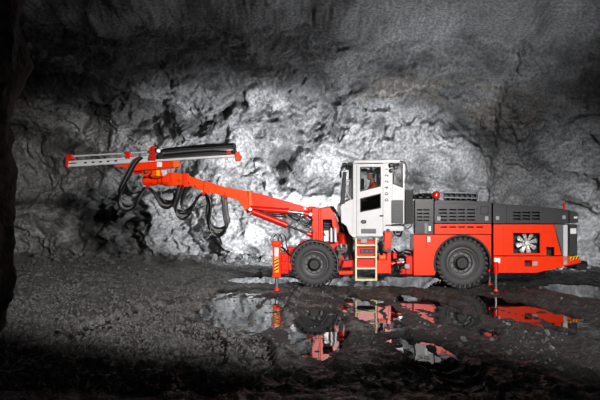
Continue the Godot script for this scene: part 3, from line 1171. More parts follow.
func build_front() -> void:
	# front frame
	var st := new_st()
	bx(st, 287, 247, 352, 268, -1.35, -0.72, 0.02)
	bx(st, 300, 240.5, 350, 252, -1.45, -0.70, 0.02)
	bx(st, 300, 258, 330, 270, -1.5, -0.45, 0.02)
	var ch := part("front_chassis", st, M.crimson)
	# mudguard over the front wheel: a thin rim
	st = new_st()
	var ring := arc(314.5, 264.8, 24.6, -20, 176, 40)
	ring.append_array(arc(314.5, 264.8, 23.4, 176, -20, 40))
	prism2(st, poly(ring, -0.2), -0.68, -0.2, 0.004)
	part("mudguard", st, M.rubber, ch)
	st = new_st()
	var rim := arc(314.5, 264.8, 23.6, -15, 170, 40)
	rim.append_array(arc(314.5, 264.8, 22.9, 170, -15, 40))
	prism2(st, poly(rim, -0.19), -0.26, -0.19, 0.003)
	part("mudguard_edge", st, M.rim, ch)
	# front jack on its bracket
	var z := 0.22
	st = new_st()
	bx(st, 272.6, 244.2, 280.4, 277.2, z - 0.2, z, 0.015)
	bx(st, 271.4, 241.2, 281.4, 246.0, z - 0.24, z + 0.02, 0.02)
	bx(st, 272.0, 274.6, 281.0, 277.6, z - 0.22, z + 0.012, 0.012)
	var j := part("front_jack", st, M.red)
	st = new_st()
	bx(st, 280.2, 253.0, 288.4, 274.0, z - 0.7, z - 0.06, 0.015)
	bx(st, 281.6, 256.0, 286.8, 261.6, z - 0.1, z - 0.03, 0.008)
	bx(st, 281.6, 264.4, 286.8, 270.6, z - 0.1, z - 0.03, 0.008)
	box(st, Vector3(V(287, 262, -0.6).x, V(287, 262, -0.6).y, -0.6), Vector3(0.25, 0.35, 0.7), 0.02)
	part("jack_bracket", st, M.crimson, j)
	small_plate("white_scale", 274.6, 247.4, 278.4, 256.6, z, M.label, j, 0.006)
	var hz := small_plate("hazard_plate", 274.4, 257.6, 278.6, 272.4, z, M.yellow, j, 0.006)
	for k in 4:
		st = new_st()
		var y := 259.6 + k * 3.3
		prism(st, [274.4, y + 2.2, 278.6, y - 0.2, 278.6, y - 1.7, 274.4, y + 0.6], z, z + 0.009, 0.001)
		part("hazard_stripe", st, M.black, hz)
	var foot := 200.0 + FOCAL * (CAM_Y - 0.03) / (CAM_Z - z)
	st = new_st()
	cyl(st, V(276.7, 277, z - 0.1), V(276.7, foot - 0.8, z - 0.1), W(1.7, z), 14)
	part("jack_rod", st, M.steel, j)
	st = new_st()
	cyl(st, V(276.7, foot, z - 0.1) - Vector3(0, 0.02, 0), V(276.7, foot - 2.0, z - 0.1), W(3.8, z), 18, W(3.0, z))
	part("jack_foot", st, M.crimson, j)
	for q in [[271, 274.5, 278.5, 0.03], [273, 277.5, 281.5, 0.0], [278, 281.5, 285.5, -0.08]]:
		st = new_st()
		tube(st, spline([V(q[0] + 1.5, 245, z - 0.08 + q[3]), V(q[0], 238, z - 0.1 + q[3]), V(q[1], 233.6, z - 0.12 + q[3]), V(q[2], 237.5, z - 0.14 + q[3]), V(q[2] + 1.0, 246, z - 0.2 + q[3]), V(q[2] + 3.5, 252, z - 0.3)]), 0.014, 7)
		part("hose", st, M.hose_grey if q[3] > 0 else M.hose, j)
	st = new_st()
	tube(st, spline([V(281, 247, z - 0.05), V(285, 249, z), V(288, 253.5, z - 0.05), V(291, 256, z - 0.2)]), 0.02, 7)
	part("hose", st, M.hose, j)
	# boom post: turning column and its brackets
	var zb := -0.52
	st = new_st()
	bx(st, 311.6, 207.6, 319.4, 242.5, -1.3, zb, 0.02)
	bx(st, 318.8, 209.0, 320.6, 241.5, -1.3, zb + 0.05, 0.01)
	bx(st, 312.2, 232.0, 316.4, 243.5, zb - 0.3, zb + 0.08, 0.02)
	var post := part("boom_post", st, M.red)
	for zz in [[-0.62, -0.5], [-1.35, -1.23]]:
		st = new_st()
		prism2(st, poly([320.4, 242, 320.4, 208.4, 329.8, 206.8, 334.6, 213.6, 339.6, 227.0, 338.2, 233.5, 333.0, 231.0, 331.6, 219.6, 323.0, 219.6, 323.0, 242], -0.5), zz[0], zz[1], 0.012)
		part("bracket", st, M.red, post)
	st = new_st()
	bx(st, 320.6, 208.6, 331, 219.0, -1.3, -0.6, 0.03)
	part("turning_head", st, M.crimson, post)
	st = new_st()
	bx(st, 322.6, 219, 333.4, 243, -1.25, -0.85, 0.02)
	for k in 4:
		bx(st, 323.6, 220.4 + k * 2.6, 331.6, 222.2 + k * 2.6, -0.87, -0.78, 0.01)
	part("opening_shade_block", st, M.dark_steel, post)  # added dark block, stands in for shade in the bracket opening
	st = new_st()
	bx(st, 323.6, 230.4, 329.0, 241.6, -0.72, -0.6, 0.015)
	cyl(st, V(326.2, 233.0, -0.6), V(326.2, 233.0, -0.5), 0.05, 14)
	part("valve_block", st, M.aluminium, post)
	for x in [331.2, 335.4]:
		st = new_st()
		cyl(st, V(x, 242.0, -0.5), V(x, 229.4, -0.5), W(1.5, -0.5), 14)
		cyl(st, V(x, 229.6, -0.5), V(x, 227.8, -0.5), W(0.9, -0.5), 12)
		part("filter_canister", st, M.aluminium, post)
	st = new_st()
	cyl(st, V(333.3, 242.0, -0.52), V(333.3, 226.6, -0.52), W(0.9, -0.5), 10)
	part("hose", st, M.hose, post)
	st = new_st()
	lathe(st, V(343.0, 245.0, -0.75), Vector3.UP, [Vector2(0, 0), Vector2(0.12, 0), Vector2(0.13, 0.03), Vector2(0.13, 0.26), Vector2(0.10, 0.3), Vector2(0, 0.31)], 22)
	part("swing_motor", st, M.crimson, post)
	for q in [[331.6, 208.6, 0.0], [333.2, 207.6, -0.07]]:
		st = new_st()
		tube(st, spline([V(q[0] - 3, 207.4, -0.62 + q[2]), V(q[0], q[1], -0.6 + q[2]), V(337.2, 214.4, -0.56 + q[2]), V(340.4, 221.4, -0.56 + q[2]), V(343, 229, -0.6 + q[2]), V(348.5, 236, -0.6)]), 0.03, 8)
		part("hose", st, M.hose, post)
	# control gear between post and cab
	st = new_st()
	bx(st, 336.4, 246.4, 351.6, 251.0, -0.8, -0.42, 0.015)
	bx(st, 338.0, 251.0, 341.6, 258.8, -0.7, -0.45, 0.01)
	bx(st, 345.4, 250.6, 349.0, 260.0, -0.7, -0.48, 0.01)
	cyl(st, V(338.4, 253.5, -0.44), V(350.5, 250.0, -0.44), 0.03, 10)
	var gear := part("control_gear", st, M.rim)
	st = new_st()
	cyl(st, V(341, 244, -0.44), V(341, 249, -0.4), 0.05, 12)
	cyl(st, V(346.2, 244.5, -0.44), V(346.2, 249, -0.4), 0.04, 12)
	part("steel_fitting", st, M.steel, gear)
	for q in [[349.4, 219.0, 351.0], [351.2, 218.0, 352.4], [347.6, 224.0, 349.4]]:
		st = new_st()
		tube(st, spline([V(q[0], q[1], -0.35), V(q[2], 226, -0.33), V(q[2] - 0.5, 236, -0.33), V(q[2] + 0.3, 243, -0.36), V(q[2] - 2.0, 256, -0.4)]), 0.028, 8)
		part("hose", st, M.hose, gear)
	st = new_st()
	bx(st, 336, 222, 353, 246, -1.3, -0.85, 0.02)
	part("hydraulic_tank", st, M.black, gear)
	# axle cover and foot plate
	st = new_st()
	prism(st, [343.6, 261.0, 356.6, 259.6, 357.2, 267.0, 341.6, 267.8], -0.7, -0.22, 0.012)
	part("axle_cover", st, M.crimson, ch)
	st = new_st()
	prism(st, [337.6, 271.2, 354.4, 270.6, 354.4, 274.4, 340.0, 275.0], -0.8, -0.2, 0.012)
	part("foot_plate", st, M.red, ch)
	st = new_st()
	cyl(st, V(341, 268.5, -0.3), V(341, 272.0, -0.3), 0.04, 10)
	part("plate_bolt", st, M.dark_steel, ch)
	st = new_st()
	cyl(st, V(351, 266.5, -0.3), V(351, 272.0, -0.3), 0.035, 10)
	part("plate_bolt", st, M.dark_steel, ch)

func build_cab() -> void:
	var z := -0.02
	var zf := -1.4
	# shell: pillars, front cheek, lower rear, floor; far side the same
	var st := new_st()
	for zz in [[z - 0.06, z], [zf, zf + 0.06]]:
		prism2(st, poly([353.0, 237.2, 353.0, 162.4, 356.6, 162.2, 356.6, 237.2], z), zz[0], zz[1], 0.006)
		prism2(st, poly([383.2, 232.0, 383.2, 161.6, 392.6, 161.4, 392.6, 224.5, 385.6, 224.8], z), zz[0], zz[1], 0.006)
		prism2(st, poly([392.6, 200.2, 392.6, 182.6, 404.6, 187.6, 404.6, 200.2], z), zz[0], zz[1], 0.004)
		prism2(st, poly([402.6, 187.0, 402.6, 162.4, 404.8, 162.4, 404.8, 187.8], z), zz[0], zz[1], 0.004)
		prism2(st, poly([340.6, 206.5, 342.0, 203.6, 353.0, 198.6, 353.0, 237.2, 349.5, 234.0, 346.4, 226.0, 341.4, 222.4], z), zz[0], zz[1], 0.008)
	# front and rear end walls, floor
	prism(st, [340.8, 206.5, 342.0, 204.2, 345.0, 203.6, 345.0, 223.4, 341.6, 222.0], zf, z - 0.02, 0.01)
	bx(st, 401.6, 187.6, 404.4, 224.0, zf, z - 0.02, 0.01)
	bx(st, 353.4, 226.0, 403.6, 237.0 - 6.0, zf, z - 0.02, 0.01)
	var cab := part("cab_shell", st, M.white)
	cab.set_meta("label", "white steel operator cab")
	st = new_st()
	prism(st, [352.6, 163.6, 353.4, 160.8, 356, 159.8, 402.0, 159.6, 405.0, 161.0, 405.4, 163.0], zf - 0.05, z + 0.03, 0.015)
	part("roof", st, M.white, cab)
	# far wall below its windows
	st = new_st()
	bx(st, 356.6, 203, 383.2, 237, zf, zf + 0.05, 0.005)
	part("far_side_panel", st, M.white, cab)
	# door
	st = new_st()
	var zd := z + 0.012
	for q in [[357.0, 236.4, 357.0, 164.0, 360.0, 164.0, 360.0, 236.4], [381.0, 236.4, 381.0, 164.0, 382.8, 164.0, 382.8, 236.4], [360.0, 166.8, 360.0, 164.0, 381.0, 164.0, 381.0, 166.6], [360.0, 198.4, 360.0, 191.8, 381.0, 186.4, 381.0, 193.2], [360.0, 236.4, 360.0, 212.4, 381.0, 208.2, 381.0, 236.4]]:
		prism(st, q, z - 0.03, zd, 0.0)
	var door := part("door", st, M.white, cab)
	door.set_meta("label", "white cab door with two slanted windows")
	for w in [[360.0, 191.8, 360.0, 166.8, 381.0, 166.6, 381.0, 186.4], [360.0, 212.4, 360.0, 198.4, 381.0, 193.2, 381.0, 208.2]]:
		st = new_st()
		prism(st, w, z - 0.02, z - 0.012, 0.0)
		part("window_pane", st, M.glass if w[1] < 200 else M.darkened_glass, cab)
		st = new_st()
		var outer := poly(w, zd)
		var inn := inset(outer, W(0.85, z))
		for i in 4:
			var j := (i + 1) % 4
			prism2(st, PackedVector2Array([outer[i], outer[j], inn[j], inn[i]]), z - 0.02, zd + 0.006, 0.0)
		part("window_seal", st, M.black, cab)
	st = new_st()
	bx(st, 356.55, 163.0, 357.05, 236.8, z - 0.01, z + 0.006, 0.001)
	bx(st, 382.75, 163.0, 383.2, 236.8, z - 0.01, z + 0.006, 0.001)
	part("door_seam", st, M.panel_grey, cab)
	st = new_st()
	bx(st, 379.8, 215.0, 383.6, 216.6, z, z + 0.04, 0.008)
	part("door_handle", st, M.dark_steel, cab)
	st = new_st()
	var oc := V(363.6, 221.8, zd)
	var oval := PackedVector2Array()
	for i in 24:
		oval.append(Vector2(oc.x + cos(TAU * i / 24) * W(2.9, z), oc.y + sin(TAU * i / 24) * W(2.0, z)))
	prism2(st, oval, z, zd + 0.012, 0.004)
	part("oval_badge", st, M.black, cab)
	st = new_st()
	box(st, oc + Vector3(0, 0, 0.013), Vector3(0.05, 0.02, 0.006), 0.002)
	part("badge_emblem", st, M.panel_grey, cab)
	st = new_st()
	bx(st, 361.2, 228.8, 376.0, 233.6, z, zd + 0.003, 0.002)
	part("door_grille", st, M.dark_steel, cab)
	for k in 4:
		st = new_st()
		bx(st, 361.4, 229.0 + k * 1.2, 375.8, 229.7 + k * 1.2, zd, zd + 0.014, 0.002)
		part("grille_slat", st, M.panel_grey, cab)
	# front quarter glass, its black post and the windscreen
	st = new_st()
	prism(st, [343.4, 203.0, 345.8, 167.6, 353.0, 167.0, 353.0, 198.8], z - 0.03, z - 0.022, 0.0)
	part("window_pane", st, M.glass, cab)
	st = new_st()
	prism(st, [340.0, 205.0, 343.0, 172.0, 346.6, 172.0, 344.8, 203.4], z - 0.08, z + 0.02, 0.008)
	prism(st, [341.6, 205.0, 344.0, 167.0, 345.4, 167.0, 344.4, 203.4], zf, zf + 0.08, 0.005)
	prism(st, [351.4, 200.0, 351.8, 167.0, 353.2, 167.0, 353.2, 199.0], z - 0.05, z + 0.004, 0.003)
	part("front_post", st, M.black, cab)
	st = new_st()
	var a := V(342.6, 204, z)
	var b := V(345.4, 166, z)
	quad(st, Vector3(a.x, a.y, z - 0.04), Vector3(a.x, a.y, zf + 0.04), Vector3(b.x, b.y, zf + 0.04), Vector3(b.x, b.y, z - 0.04), Vector3.LEFT)
	part("windscreen", st, M.glass, cab)
	st = new_st()
	bx(st, 344.0, 163.4, 354.0, 167.2, zf, z - 0.05, 0.02)
	part("visor", st, M.black, cab)
	for q in [[344.4, 165.0], [350.0, 164.6]]:
		st = new_st()
		var lc := V(q[0], q[1], z + 0.02)
		box(st, lc, Vector3(0.11, 0.1, 0.13), 0.02)
		part("work_light", st, M.black, cab)
		st = new_st()
		cyl(st, lc + Vector3(-0.05, 0, 0), lc + Vector3(-0.066, 0, 0), 0.042, 14)
		part("light_lens", st, M.lens, cab)
	st = new_st()
	box(st, V(340.6, 174.6, z + 0.12), Vector3(0.05, 0.16, 0.1), 0.02)
	tube(st, spline([V(344, 170, z), V(341, 170.6, z + 0.1), V(340.6, 173, z + 0.12)]), 0.014, 7)
	part("mirror", st, M.rubber, cab)
	st = new_st()
	tube(st, spline([V(351.0, 199.6, z + 0.01), V(347.2, 193.0, z + 0.02), V(346.4, 186.0, z + 0.02), V(349.2, 180.0, z + 0.01)]), 0.012, 6)
	part("grab_handle", st, M.aluminium, cab)
	# rear quarter glass, rear lights, guard tubes
	st = new_st()
	prism(st, [393.0, 183.0, 393.0, 164.0, 402.6, 164.0, 402.6, 187.0], z - 0.03, z - 0.022, 0.0)
	part("window_pane", st, M.glass, cab)
	st = new_st()
	for q in [[392.6, 183.4, 392.6, 172.0, 393.8, 172.0, 393.8, 183.8], [392.6, 182.6, 402.8, 186.8, 402.8, 188.0, 392.6, 183.8], [401.8, 187.4, 401.8, 164.0, 403.0, 164.0, 403.0, 187.6]]:
		prism(st, q, z - 0.02, z + 0.006, 0.002)
	part("window_seal", st, M.black, cab)
	for q in [[390.8, 165.2, 0.10], [395.4, 167.6, 0.10], [391.2, 170.4, 0.09], [399.0, 164.6, 0.08]]:
		st = new_st()
		var lc := V(q[0], q[1], z + 0.05)
		box(st, lc, Vector3(q[2], q[2], 0.1), 0.02, Basis(Vector3.BACK, 0.3))
		part("work_light", st, M.black, cab)
		st = new_st()
		cyl(st, lc + Vector3(0.01, 0, 0.05), lc + Vector3(0.01, 0, 0.062), 0.032, 12)
		part("light_lens", st, M.rim, cab)
	for q in [0.05, -0.25]:
		st = new_st()
		tube(st, spline([V(400.0, 161.2, z + q), V(404.0, 162.0, z + q), V(406.6, 166.4, z + q), V(406.8, 176, z + q), V(405.0, 182.4, z + q)]), 0.018, 7)
		part("guard_tube", st, M.dark_steel if q < 0 else M.rim, cab)
	# louvred box and black radiator behind the cab
	st = new_st()
	bx(st, 391.4, 200.4, 403.2, 223.4, z - 0.3, z + 0.02, 0.01)
	part("side_grille", st, M.rim, cab)
	for k in 11:
		st = new_st()
		bx(st, 392.2, 201.6 + k * 1.95, 402.4, 202.7 + k * 1.95, z + 0.015, z + 0.034, 0.004)
		part("grille_slat", st, M.hood, cab)
	st = new_st()
	bx(st, 404.6, 190.2, 413.2, 224.0, -0.5, -0.06, 0.012)
	var rb := part("cooler_box", st, M.black)
	for k in 5:
		st = new_st()
		bx(st, 405.4 + k * 1.6, 191.4, 406.0 + k * 1.6, 223.0, -0.065, -0.045, 0.003)
		part("cooler_fin", st, M.rubber, rb)
	st = new_st()
	tube(st, spline([V(404.6, 222, -0.05), V(404.8, 227.6, -0.02), V(407.8, 228.6, 0.0), V(411.2, 226, -0.03), V(412.4, 222.6, -0.06)]), 0.012, 6)
	part("hose", st, M.hose, rb)
	# lettering up the rear pillar
	var font := SystemFont.new()
	font.font_names = PackedStringArray(["Droid Sans"])
	font.font_weight = 700
	var txt := "DD422i"
	for i in txt.length():
		var tm := TextMesh.new()
		tm.text = txt[i]
		tm.font = font
		tm.font_size = 32
		tm.pixel_size = 0.0037
		tm.depth = 0.006
		tm.curve_step = 2.0
		tm.material = M.black
		var o := MeshInstance3D.new()
		o.name = "letter"
		o.mesh = tm
		cab.add_child(o, true)
		o.position = V(386.6, 200.0 - i * 6.15, z + 0.003)
		o.rotation.z = PI / 2
	# inside: seat, console, screen
	st = new_st()
	bx(st, 367, 209, 379, 213, -0.98, -0.48, 0.04)
	prism(st, [377.0, 212.0, 380.0, 186.0, 383.0, 186.0, 381.5, 213.0], -0.96, -0.5, 0.03)
	prism(st, [379.6, 184.6, 380.4, 177.6, 382.8, 177.6, 382.8, 184.6], -0.85, -0.62, 0.02)
	bx(st, 370, 213, 377, 228, -0.85, -0.6, 0.02)
	part("operator_seat", st, M.black, cab)
	st = new_st()
	prism(st, [347.0, 226.0, 349.0, 204.0, 356.5, 200.5, 358.0, 204.0, 353.0, 226.0], -1.3, -0.3, 0.03)
	part("dashboard", st, M.rubber, cab)
	st = new_st()
	box(st, V(361.6, 184.0, -1.1), Vector3(0.03, 0.28, 0.36), 0.01, Basis(Vector3.UP, -0.4))
	cyl(st, V(361.6, 203.0, -1.12), V(361.6, 186.0, -1.12), 0.02, 8)
	part("display_screen", st, M.black, cab)
	st = new_st()
	bx(st, 361, 168.5, 368, 171.5, -1.3, -1.1, 0.02)
	bx(st, 375, 168.5, 380, 173.5, -1.3, -1.1, 0.02)
	part("roof_console", st, M.rim, cab)
	# far-side glass and pillar
	st = new_st()
	bx(st, 370.0, 163, 372.4, 204, zf, zf + 0.05, 0.005)
	part("far_pillar", st, M.white, cab)
	st = new_st()
	bx(st, 356.6, 163, 383.2, 203, zf + 0.02, zf + 0.028, 0.0)
	part("window_pane", st, M.glass, cab)

func build_middle() -> void:
	# articulation between front and rear frames
	var st := new_st()
	bx(st, 385, 255, 416, 264, -1.3, -0.6, 0.02)
	bx(st, 350, 252, 392, 262, -1.4, -0.62, 0.02)
	bx(st, 398, 253, 404, 274, -1.2, -0.7, 0.02)
	var mid := part("centre_frame", st, M.black)
	st = new_st()
	prism(st, [384.6, 251.6, 384.0, 230.0, 386.4, 226.4, 391.0, 226.6, 392.0, 230.0, 391.2, 251.6], -0.2, -0.06, 0.015)
	bx(st, 387.0, 251.4, 391.2, 273.4, -0.3, -0.08, 0.012)
	part("lift_link", st, M.red, mid)
	st = new_st()
	cyl(st, V(388.0, 230.4, -0.05), V(388.0, 230.4, -0.02), 0.045, 14)
	cyl(st, V(388.6, 250.4, -0.06), V(388.6, 250.4, -0.03), 0.06, 14)
	part("link_pin", st, M.dark_steel, mid)
	st = new_st()
	bx(st, 377.4, 260.2, 388.8, 273.4, -0.4, -0.02, 0.012)
	bx(st, 378.6, 254.0, 386.4, 260.0, -0.35, -0.08, 0.012)
	part("step_box", st, M.red, mid)
	st = new_st()
	bx(st, 379.6, 255.4, 385.6, 258.6, -0.09, -0.06, 0.005)
	part("box_plate", st, M.amber, mid)
	st = new_st()
	tube(st, spline([V(384.6, 233.0, -0.1), V(381.6, 238, -0.05), V(379.6, 244, -0.04), V(379.8, 250, -0.06), V(382, 256, -0.1)]), 0.032, 8)
	part("hose", st, M.hose, mid)
	st = new_st()
	tube(st, spline([V(386.0, 231.0, -0.2), V(383.0, 239, -0.15), V(381.4, 246, -0.14), V(381.8, 254, -0.16)]), 0.032, 8)
	part("hose", st, M.hose, mid)
	# steering gear to the right of the link
	st = new_st()
	cyl(st, V(391.0, 264.0, -0.3), V(402.0, 262.0, -0.3), W(2.4, -0.3), 14)
	bx(st, 406.0, 256.0, 412.6, 274.6, -0.5, -0.1, 0.012)
	bx(st, 393.0, 252.6, 397.0, 259.0, -0.4, -0.2, 0.012)
	bx(st, 400.0, 268.4, 407.0, 274.4, -0.5, -0.16, 0.012)
	var sgear := part("steering_gear", st, M.crimson, mid)
	st = new_st()
	cyl(st, V(402.0, 262.0, -0.3), V(411.0, 260.4, -0.3), W(1.2, -0.3), 12)
	bx(st, 398.6, 258.6, 404.0, 260.8, -0.24, -0.18, 0.006)
	bx(st, 404.6, 264.0, 409.6, 268.6, -0.12, -0.07, 0.006)
	part("steering_rod", st, M.steel, mid)
	for q in [[392, 251, 398, 256, 405, 253, 413, 257], [392, 256, 399, 266, 405, 262, 412, 266], [393, 262, 397, 272, 404, 266, 412, 270], [394, 249, 399, 253, 406, 250, 414, 253], [391, 268, 396, 264, 402, 272, 408, 258], [396, 224.5, 394, 232, 400, 236, 403, 224.5]]:
		st = new_st()
		tube(st, spline([V(q[0], q[1], -0.35), V(q[2], q[3], -0.2), V(q[4], q[5], -0.18), V(q[6], q[7], -0.35)]), 0.024, 7)
		part("hose", st, M.hose, mid)
	st = new_st()
	bx(st, 392.6, 224.4, 402.4, 228.0, -0.4, -0.1, 0.02)
	cyl(st, V(398, 228, -0.2), V(398, 233, -0.2), 0.05, 12)
	part("pump_block", st, M.black, mid)
	# ladder
	var zl := 0.06
	st = new_st()
	for x in [[355.2, 357.0], [375.4, 377.2]]:
		bx(st, x[0], 238.0, x[1], 281.0, zl - 0.12, zl, 0.006)
	var lad := part("ladder", st, M.cream)
	for y in [244.6, 256.4, 267.8, 279.2]:
		st = new_st()
		bx(st, 355.4, y, 377.0, y + 1.6, zl - 0.16, zl + 0.014, 0.006)
		part("rung", st, M.cream, lad)
	for q in [[246.6, 255.8, -0.14], [258.6, 267.4, -0.12]]:
		st = new_st()
		bx(st, 357.2, q[0], 375.2, q[1], zl - 0.3, zl + q[2], 0.01)
		part("step_back", st, M.crimson, lad)
	st = new_st()
	bx(st, 360.0, 249.2, 373.6, 253.4, zl - 0.15, zl - 0.125, 0.006)
	part("label_recess", st, M.black, lad)
	st = new_st()
	for q in [[361.0, 364.0], [365.2, 368.4], [369.4, 372.6]]:
		bx(st, q[0], 250.2, q[1], 252.6, zl - 0.13, zl - 0.118, 0.003)
	part("label_plate", st, M.rim, lad)
	st = new_st()
	bx(st, 360.6, 238.6, 367.0, 243.0, zl - 0.1, zl - 0.05, 0.006)
	part("foot_lamp", st, M.lens, lad)
	st = new_st()
	bx(st, 357.2, 240.0, 375.2, 245.0, zl - 0.3, zl - 0.12, 0.01)
	part("step_back", st, M.crimson, lad)

func build_boom() -> void:
	var z0 := -1.05
	var z1 := -0.75
	var st := new_st()
	prism(st, [250.0, 191.6, 262.0, 194.2, 290.0, 202.4, 312.0, 208.6, 313.0, 214.2, 296.0, 212.0, 250.0, 206.6], z0, z1, 0.012)
	bx(st, 308.0, 206.4, 316.0, 219.0, z0 - 0.06, z1 + 0.06, 0.03)
	var arm := part("boom_arm", st, M.red)
	st = new_st()
	prism(st, [166.4, 173.4, 170.0, 172.2, 181.0, 173.0, 201.0, 180.2, 224.0, 187.0, 250.0, 191.4, 250.0, 205.0, 236.0, 199.6, 220.0, 195.0, 202.0, 190.4, 189.0, 185.6, 166.4, 185.6], z0 + 0.03, z1 - 0.03, 0.012)
	var ext := part("boom_extension", st, M.orange, arm)
	ext.set_meta("label", "orange telescoping outer boom")
	# collars, seams and gusset
	st = new_st()
	prism(st, [248.2, 190.4, 251.4, 190.8, 252.2, 210.8, 249.0, 211.2], z0 - 0.04, z1 + 0.05, 0.01)
	part("collar", st, M.amber, arm)
	st = new_st()
	prism(st, [238.6, 200.4, 250.4, 195.0, 251.6, 211.8, 247.2, 213.8], z0, z1 + 0.02, 0.012)
	part("gusset", st, M.orange, arm)
	st = new_st()
	prism(st, [204.0, 180.6, 212.2, 183.0, 210.6, 194.6, 203.0, 192.2], z0 + 0.0, z1 + 0.0, 0.01)
	part("collar", st, M.orange, arm)
	st = new_st()
	for q in [[196.0, 185.4], [226.0, 192.8], [206.0, 185.0], [209.4, 190.2], [180.0, 180.0], [190.0, 182.6]]:
		cyl(st, V(q[0], q[1], z1 - 0.04), V(q[0], q[1], z1 + 0.02), 0.032, 12)
	part("bolt_head", st, M.crimson, arm)
	for q in [[182.6, 173.0, 187.4, 186.4], [168.6, 172.4, 172.4, 186.0]]:
		st = new_st()
		bx(st, q[0], q[1], q[2], q[3], z0 + 0.0, z1 - 0.0, 0.012)
		part("clamp_band", st, M.red, arm)
	for q in [[203.4, 192.0], [224.0, 195.0], [181.6, 185.4]]:
		st = new_st()
		bx(st, q[0] - 2.2, q[1], q[0] + 2.2, q[1] + 3.2, -0.8, -0.54, 0.012)
		part("hose_saddle", st, M.crimson, arm)
	# lift cylinders with their rods
	var zc := -0.62
	st = new_st()
	cyl(st, V(250.4, 208.6, zc), V(288.4, 211.4, zc), W(3.1, zc), 18)
	cyl(st, V(286.6, 211.2, zc), V(288.8, 211.5, zc), W(3.5, zc), 18)
	var c1 := part("lift_cylinder", st, M.crimson)
	st = new_st()
	cyl(st, V(288.0, 211.4, zc), V(306.4, 213.6, zc), W(1.7, zc), 14)
	part("piston_rod", st, M.steel, c1)
	st = new_st()
	cyl(st, V(304.0, 213.4, zc), V(313.0, 214.6, zc), W(3.0, zc), 14)
	part("rod_eye", st, M.crimson, c1)
	st = new_st()
	cyl(st, V(252.0, 211.4, zc + 0.02), V(287.6, 225.6, zc + 0.02), W(3.3, zc), 18)
	var c2 := part("lift_cylinder", st, M.crimson)
	st = new_st()
	cyl(st, V(287.0, 225.4, zc), V(308.0, 233.6, zc), W(1.3, zc), 14)
	part("piston_rod", st, M.dark_steel, c2)
	st = new_st()
	cyl(st, V(306.6, 233.0, zc), V(314.0, 236.0, zc), W(2.4, zc), 14)
	part("rod_eye", st, M.crimson, c2)
	for q in [[250.2, 209.4], [310.4, 214.4]]:
		st = new_st()
		cyl(st, V(q[0], q[1], zc + 0.08), V(q[0], q[1], zc + 0.15), 0.045, 14)
		part("pivot_pin", st, M.label, arm)
	small_plate("white_dot", 303.8, 207.4, 306.2, 209.6, z1 + 0.005, M.label, arm, 0.012)
	# boom-end rotation unit
	var zr := -0.72
	st = new_st()
	cyl(st, V(143.2, 180.8, -0.85), V(152.0, 180.8, -0.85), W(4.6, -0.85), 20)
	cyl(st, V(151.6, 180.6, -0.85), V(157.6, 180.4, -0.85), W(5.2, -0.85), 20)
	cyl(st, V(158.0, 180.4, -0.85), V(163.4, 180.2, -0.85), W(4.4, -0.85), 20)
	cyl(st, V(162.6, 180.0, -0.85), V(168.6, 179.6, -0.85), W(6.2, -0.85), 20)
	var rot := part("rotation_unit", st, M.red)
	st = new_st()
	bx(st, 151.4, 168.0, 160.4, 178.0, -0.9, -0.58, 0.02)
	prism(st, [150.8, 176.6, 152.6, 167.6, 160.0, 167.6, 163.0, 176.6], -0.64, -0.52, 0.01)
	part("swivel_bracket", st, M.orange, rot)
	st = new_st()
	lathe(st, V(163.4, 172.6, -0.66), Vector3.BACK, [Vector2(0, 0), Vector2(0.1, 0), Vector2(0.1, 0.1), Vector2(0.06, 0.13), Vector2(0, 0.13)], 18)
	part("swivel_joint", st, M.aluminium, rot)
	st = new_st()
	cyl(st, V(134.2, 172.0, -0.6), V(149.4, 170.6, -0.6), W(2.1, -0.6), 16)
	var tc := part("tilt_cylinder", st, M.crimson)
	st = new_st()
	cyl(st, V(149.0, 170.6, -0.6), V(154.0, 170.2, -0.6), W(1.0, -0.6), 12)
	part("piston_rod", st, M.steel, tc)
	st = new_st()
	bx(st, 156.0, 169.0, 159.4, 176.0, -0.56, -0.5, 0.01)
	part("yellow_plate", st, M.yellow, rot)
	st = new_st()
	prism(st, [140.0, 167.0, 151.0, 166.0, 152.0, 171.0, 146.0, 176.8, 142.0, 175.0], -0.8, -0.5, 0.012)
	part("swing_plate", st, M.red, rot)
	st = new_st()
	cyl(st, V(146.4, 171.4, -0.5), V(146.4, 171.4, -0.44), 0.055, 14)
	part("pivot_pin", st, M.dark_steel, rot)
	st = new_st()
	bx(st, 146.0, 184.6, 150.0, 189.6, -0.9, -0.78, 0.01)
	part("hose_clamp", st, M.crimson, rot)

func feed_y(x: float, y67: float) -> float:               # height on a line along the drill feed
	return y67 - (x - 67.0) * 0.0614

func along(st: SurfaceTool, x0: float, x1: float, ya: float, yb: float, z0: float, z1: float, bev := 0.004) -> void:
	prism(st, [x0, feed_y(x0, ya), x1, feed_y(x1, ya), x1, feed_y(x1, yb), x0, feed_y(x0, yb)], z0, z1, bev)

